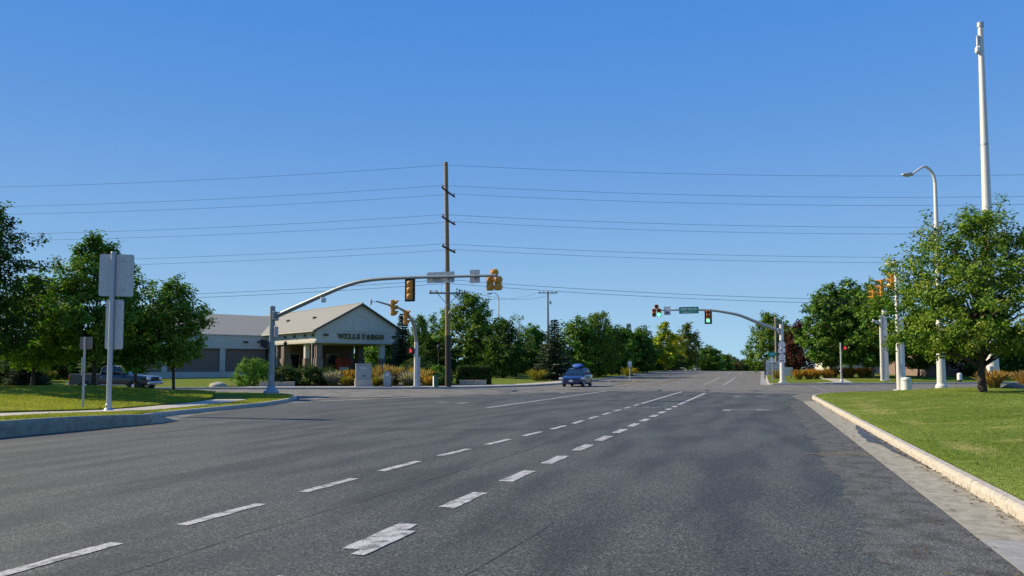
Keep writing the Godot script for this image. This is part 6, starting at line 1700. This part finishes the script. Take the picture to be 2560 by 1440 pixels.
	for i in bed.size():
		var e = bed[i]
		make_clump(e[6], e[7], at(e[0], e[1], .02), e[2], e[3], 330, e[4], e[5], 300 + i, "flower bed before the bank", "plant", e[8])
	rng.seed = 12
	var soil := PackedVector2Array([Vector2(-22.3, 57.1), Vector2(-14, 57.3), Vector2(-5.2, 57.6), Vector2(-3.2, 61.5), Vector2(-6, 64), Vector2(-14, 63), Vector2(-22.3, 60.3)])
	setting("flower_bed", sheet(soil, .9, func(p: Vector2, _e: float) -> float: return gy(p.x, p.y) + .03, .1), M.mulch)
	# orange flower hedge on the far right corner
	for i in 9:
		var x := 30.7 + i * 1.05
		var spot: String = ["at the left end", "second from the left", "third from the left", "fourth from the left", "in the middle", "fourth from the right", "third from the right", "second from the right", "at the right end"][i]
		make_clump("flower_clump", "orange daylily clump %s of the far right row" % spot, at(x, 79.0 + .25 * i + (.5 if i % 2 == 0 else 0.0), .02), 1.15, .8, 260, [C(.10, .13, .03), C(.13, .14, .03)], orange, 340 + i, "orange flowers on the far right corner", "plant", .55)
	make_clump("flower_clump", "dry tan clump beside the far kerb", at(30.3, 85.0, .02), 1.1, .8, 240, straw, straw, 351, "orange flowers on the far right corner")
	# ornamental grasses on the right lawn
	make_clump("grass_clump", "dry orange grass right behind the foreground trunk", at(25.1, 38.8, .02), 1.0, .75, 420, [C(.16, .15, .05), C(.12, .12, .04)], [C(.24, .16, .08), C(.20, .135, .065)], 361, "dry grasses on the right lawn")
	make_clump("grass_clump", "dry orange grass right of the grey boulder", at(27.4, 39.2, .02), 1.0, .85, 420, [C(.16, .15, .05), C(.12, .12, .04)], [C(.24, .16, .08), C(.20, .135, .065)], 362, "dry grasses on the right lawn")
	make_clump("flower_clump", "small yellow bush between the trees and the pickup", at(-41.5, 66.0, .02), 1.1, .9, 260, gl, yel, 363, "yellow bushes")
	for e in [[16.4, 104.0, "low yellow-green bush at the foot of the sign beyond the car"], [2.6, 78.5, "low yellow-green bush at the blue-green spruce's foot"]]:
		make_clump("flower_clump", e[2], at(e[0], e[1], .02), 1.3, 1.2, 260, [C(.10, .12, .03), C(.13, .13, .035)], yel, int(e[1]), "yellow bushes")

func build_grass() -> void:
	rng.seed = 500
	var pal := [C(.25, .325, .075), C(.35, .415, .12), C(.62, .54, .27)]
	var spots := []
	var tries := 0
	while spots.size() < 120000 and tries < 400000:
		tries += 1
		var d := 7.0 + 36.0 * pow(rng.randf(), 1.35)
		var x := rng.randf_range(SH / CH * d + 2.6, d * .72 + .6)
		var p := Vector2(x, d)
		if not Geometry2D.is_point_in_polygon(p, poly_r): continue
		spots.append(P(x, d, h_r(p, fast_edge(p))))
	for i in 9000:
		var s := 2.0 + 37.0 * pow(rng.randf(), 1.4)
		var q := xd(s, 2.71 - 0.0032 * s + absf(rng.randfn()) * 0.05)
		spots.append(P(q.x, q.y, 0.135))
	grass_patch("grass", "mown green grass covering the right-hand lawn", spots, .042, pal, 501)
	var spots2 := []
	tries = 0
	while spots2.size() < 90000 and tries < 400000:
		tries += 1
		var d := rng.randf_range(17, 42.5)
		var x := rng.randf_range(-d * .74 - 1, -9.5)
		var p := Vector2(x, d)
		if Geometry2D.is_point_in_polygon(p, poly_lm): spots2.append(P(x, d, h_lm(p, inside(p, poly_lm))))
		elif Geometry2D.is_point_in_polygon(p, poly_l):
			var w := wl_distance(p)
			if w > .8: spots2.append(P(x, d, h_strip(p, 0)))
	grass_patch("grass", "mown green grass covering the left-hand lawn and verge", spots2, .06, [C(.27, .30, .045), C(.39, .385, .07), C(.50, .44, .16)], 502)
func fast_edge(p: Vector2) -> float:
	# distance from the straight kerb side; the far side is out of reach here
	var s := s_of(p.x, p.y)
	if s < 34: return maxf(0.0, t_of(p.x, p.y) - 2.65)
	return maxf(0.0, inside(p, poly_r))
func wl_distance(p: Vector2) -> float:
	var wl := [xd(-8, -18.35), xd(12, -18.5), xd(18, -20.0), xd(25, -21.6), xd(28, -23.0), Vector2(-14.6, 38.6), Vector2(-17.0, 41.3), Vector2(-22, 41.9), Vector2(-95, 41.6)]
	var best := INF
	for i in wl.size() - 1:
		best = minf(best, p.distance_to(Geometry2D.get_closest_point_to_segment(p, wl[i], wl[i + 1])))
	return best

func build_litter() -> void:
	rng.seed = 600
	var lv := Leaves.new()
	lv.leaf(Vector3(-.02, 0, 0), Vector3(1, .12, 0).normalized(), Vector3.UP, .045, .03, Color.WHITE)
	lv.leaf(Vector3(0, .002, .02), Vector3(-.3, .2, 1).normalized(), Vector3.UP, .03, .02, Color.WHITE)
	var mm := MultiMesh.new()
	mm.transform_format = MultiMesh.TRANSFORM_3D
	mm.use_colors = true
	mm.mesh = lv.mesh()
	mm.instance_count = 900
	for i in 900:
		var s := 3.0 + 36.0 * pow(rng.randf(), 1.3)
		var t := 2.52 - absf(rng.randfn()) * 0.10
		if i % 4 == 0: t = rng.randf_range(1.2, 2.0)
		if i % 9 == 0: t = rng.randf_range(2.9, 7.0)
		var q := xd(s, t)
		var y := 0.02 if t < 2.6 else h_r(q, t - 2.65) + 0.03
		mm.set_instance_transform(i, Transform3D(Basis(Vector3.UP, rng.randf() * TAU) * Basis(Vector3.RIGHT, rng.randf_range(-.4, .4)) * Basis().scaled(Vector3.ONE * rng.randf_range(.5, 1.4)), P(q.x, q.y, y)))
		mm.set_instance_color(i, [C(.10, .06, .03), C(.16, .11, .05), C(.06, .045, .03), C(.22, .18, .10)][rng.randi() % 4])
	var o := MultiMeshInstance3D.new()
	o.name = numbered("leaf_litter")
	o.multimesh = mm
	o.material_override = M.blade
	o.set_meta("kind", "stuff"); o.set_meta("label", "scattered dry leaves along the right gutter and lawn"); o.set_meta("category", "leaves")
	add_child(o)
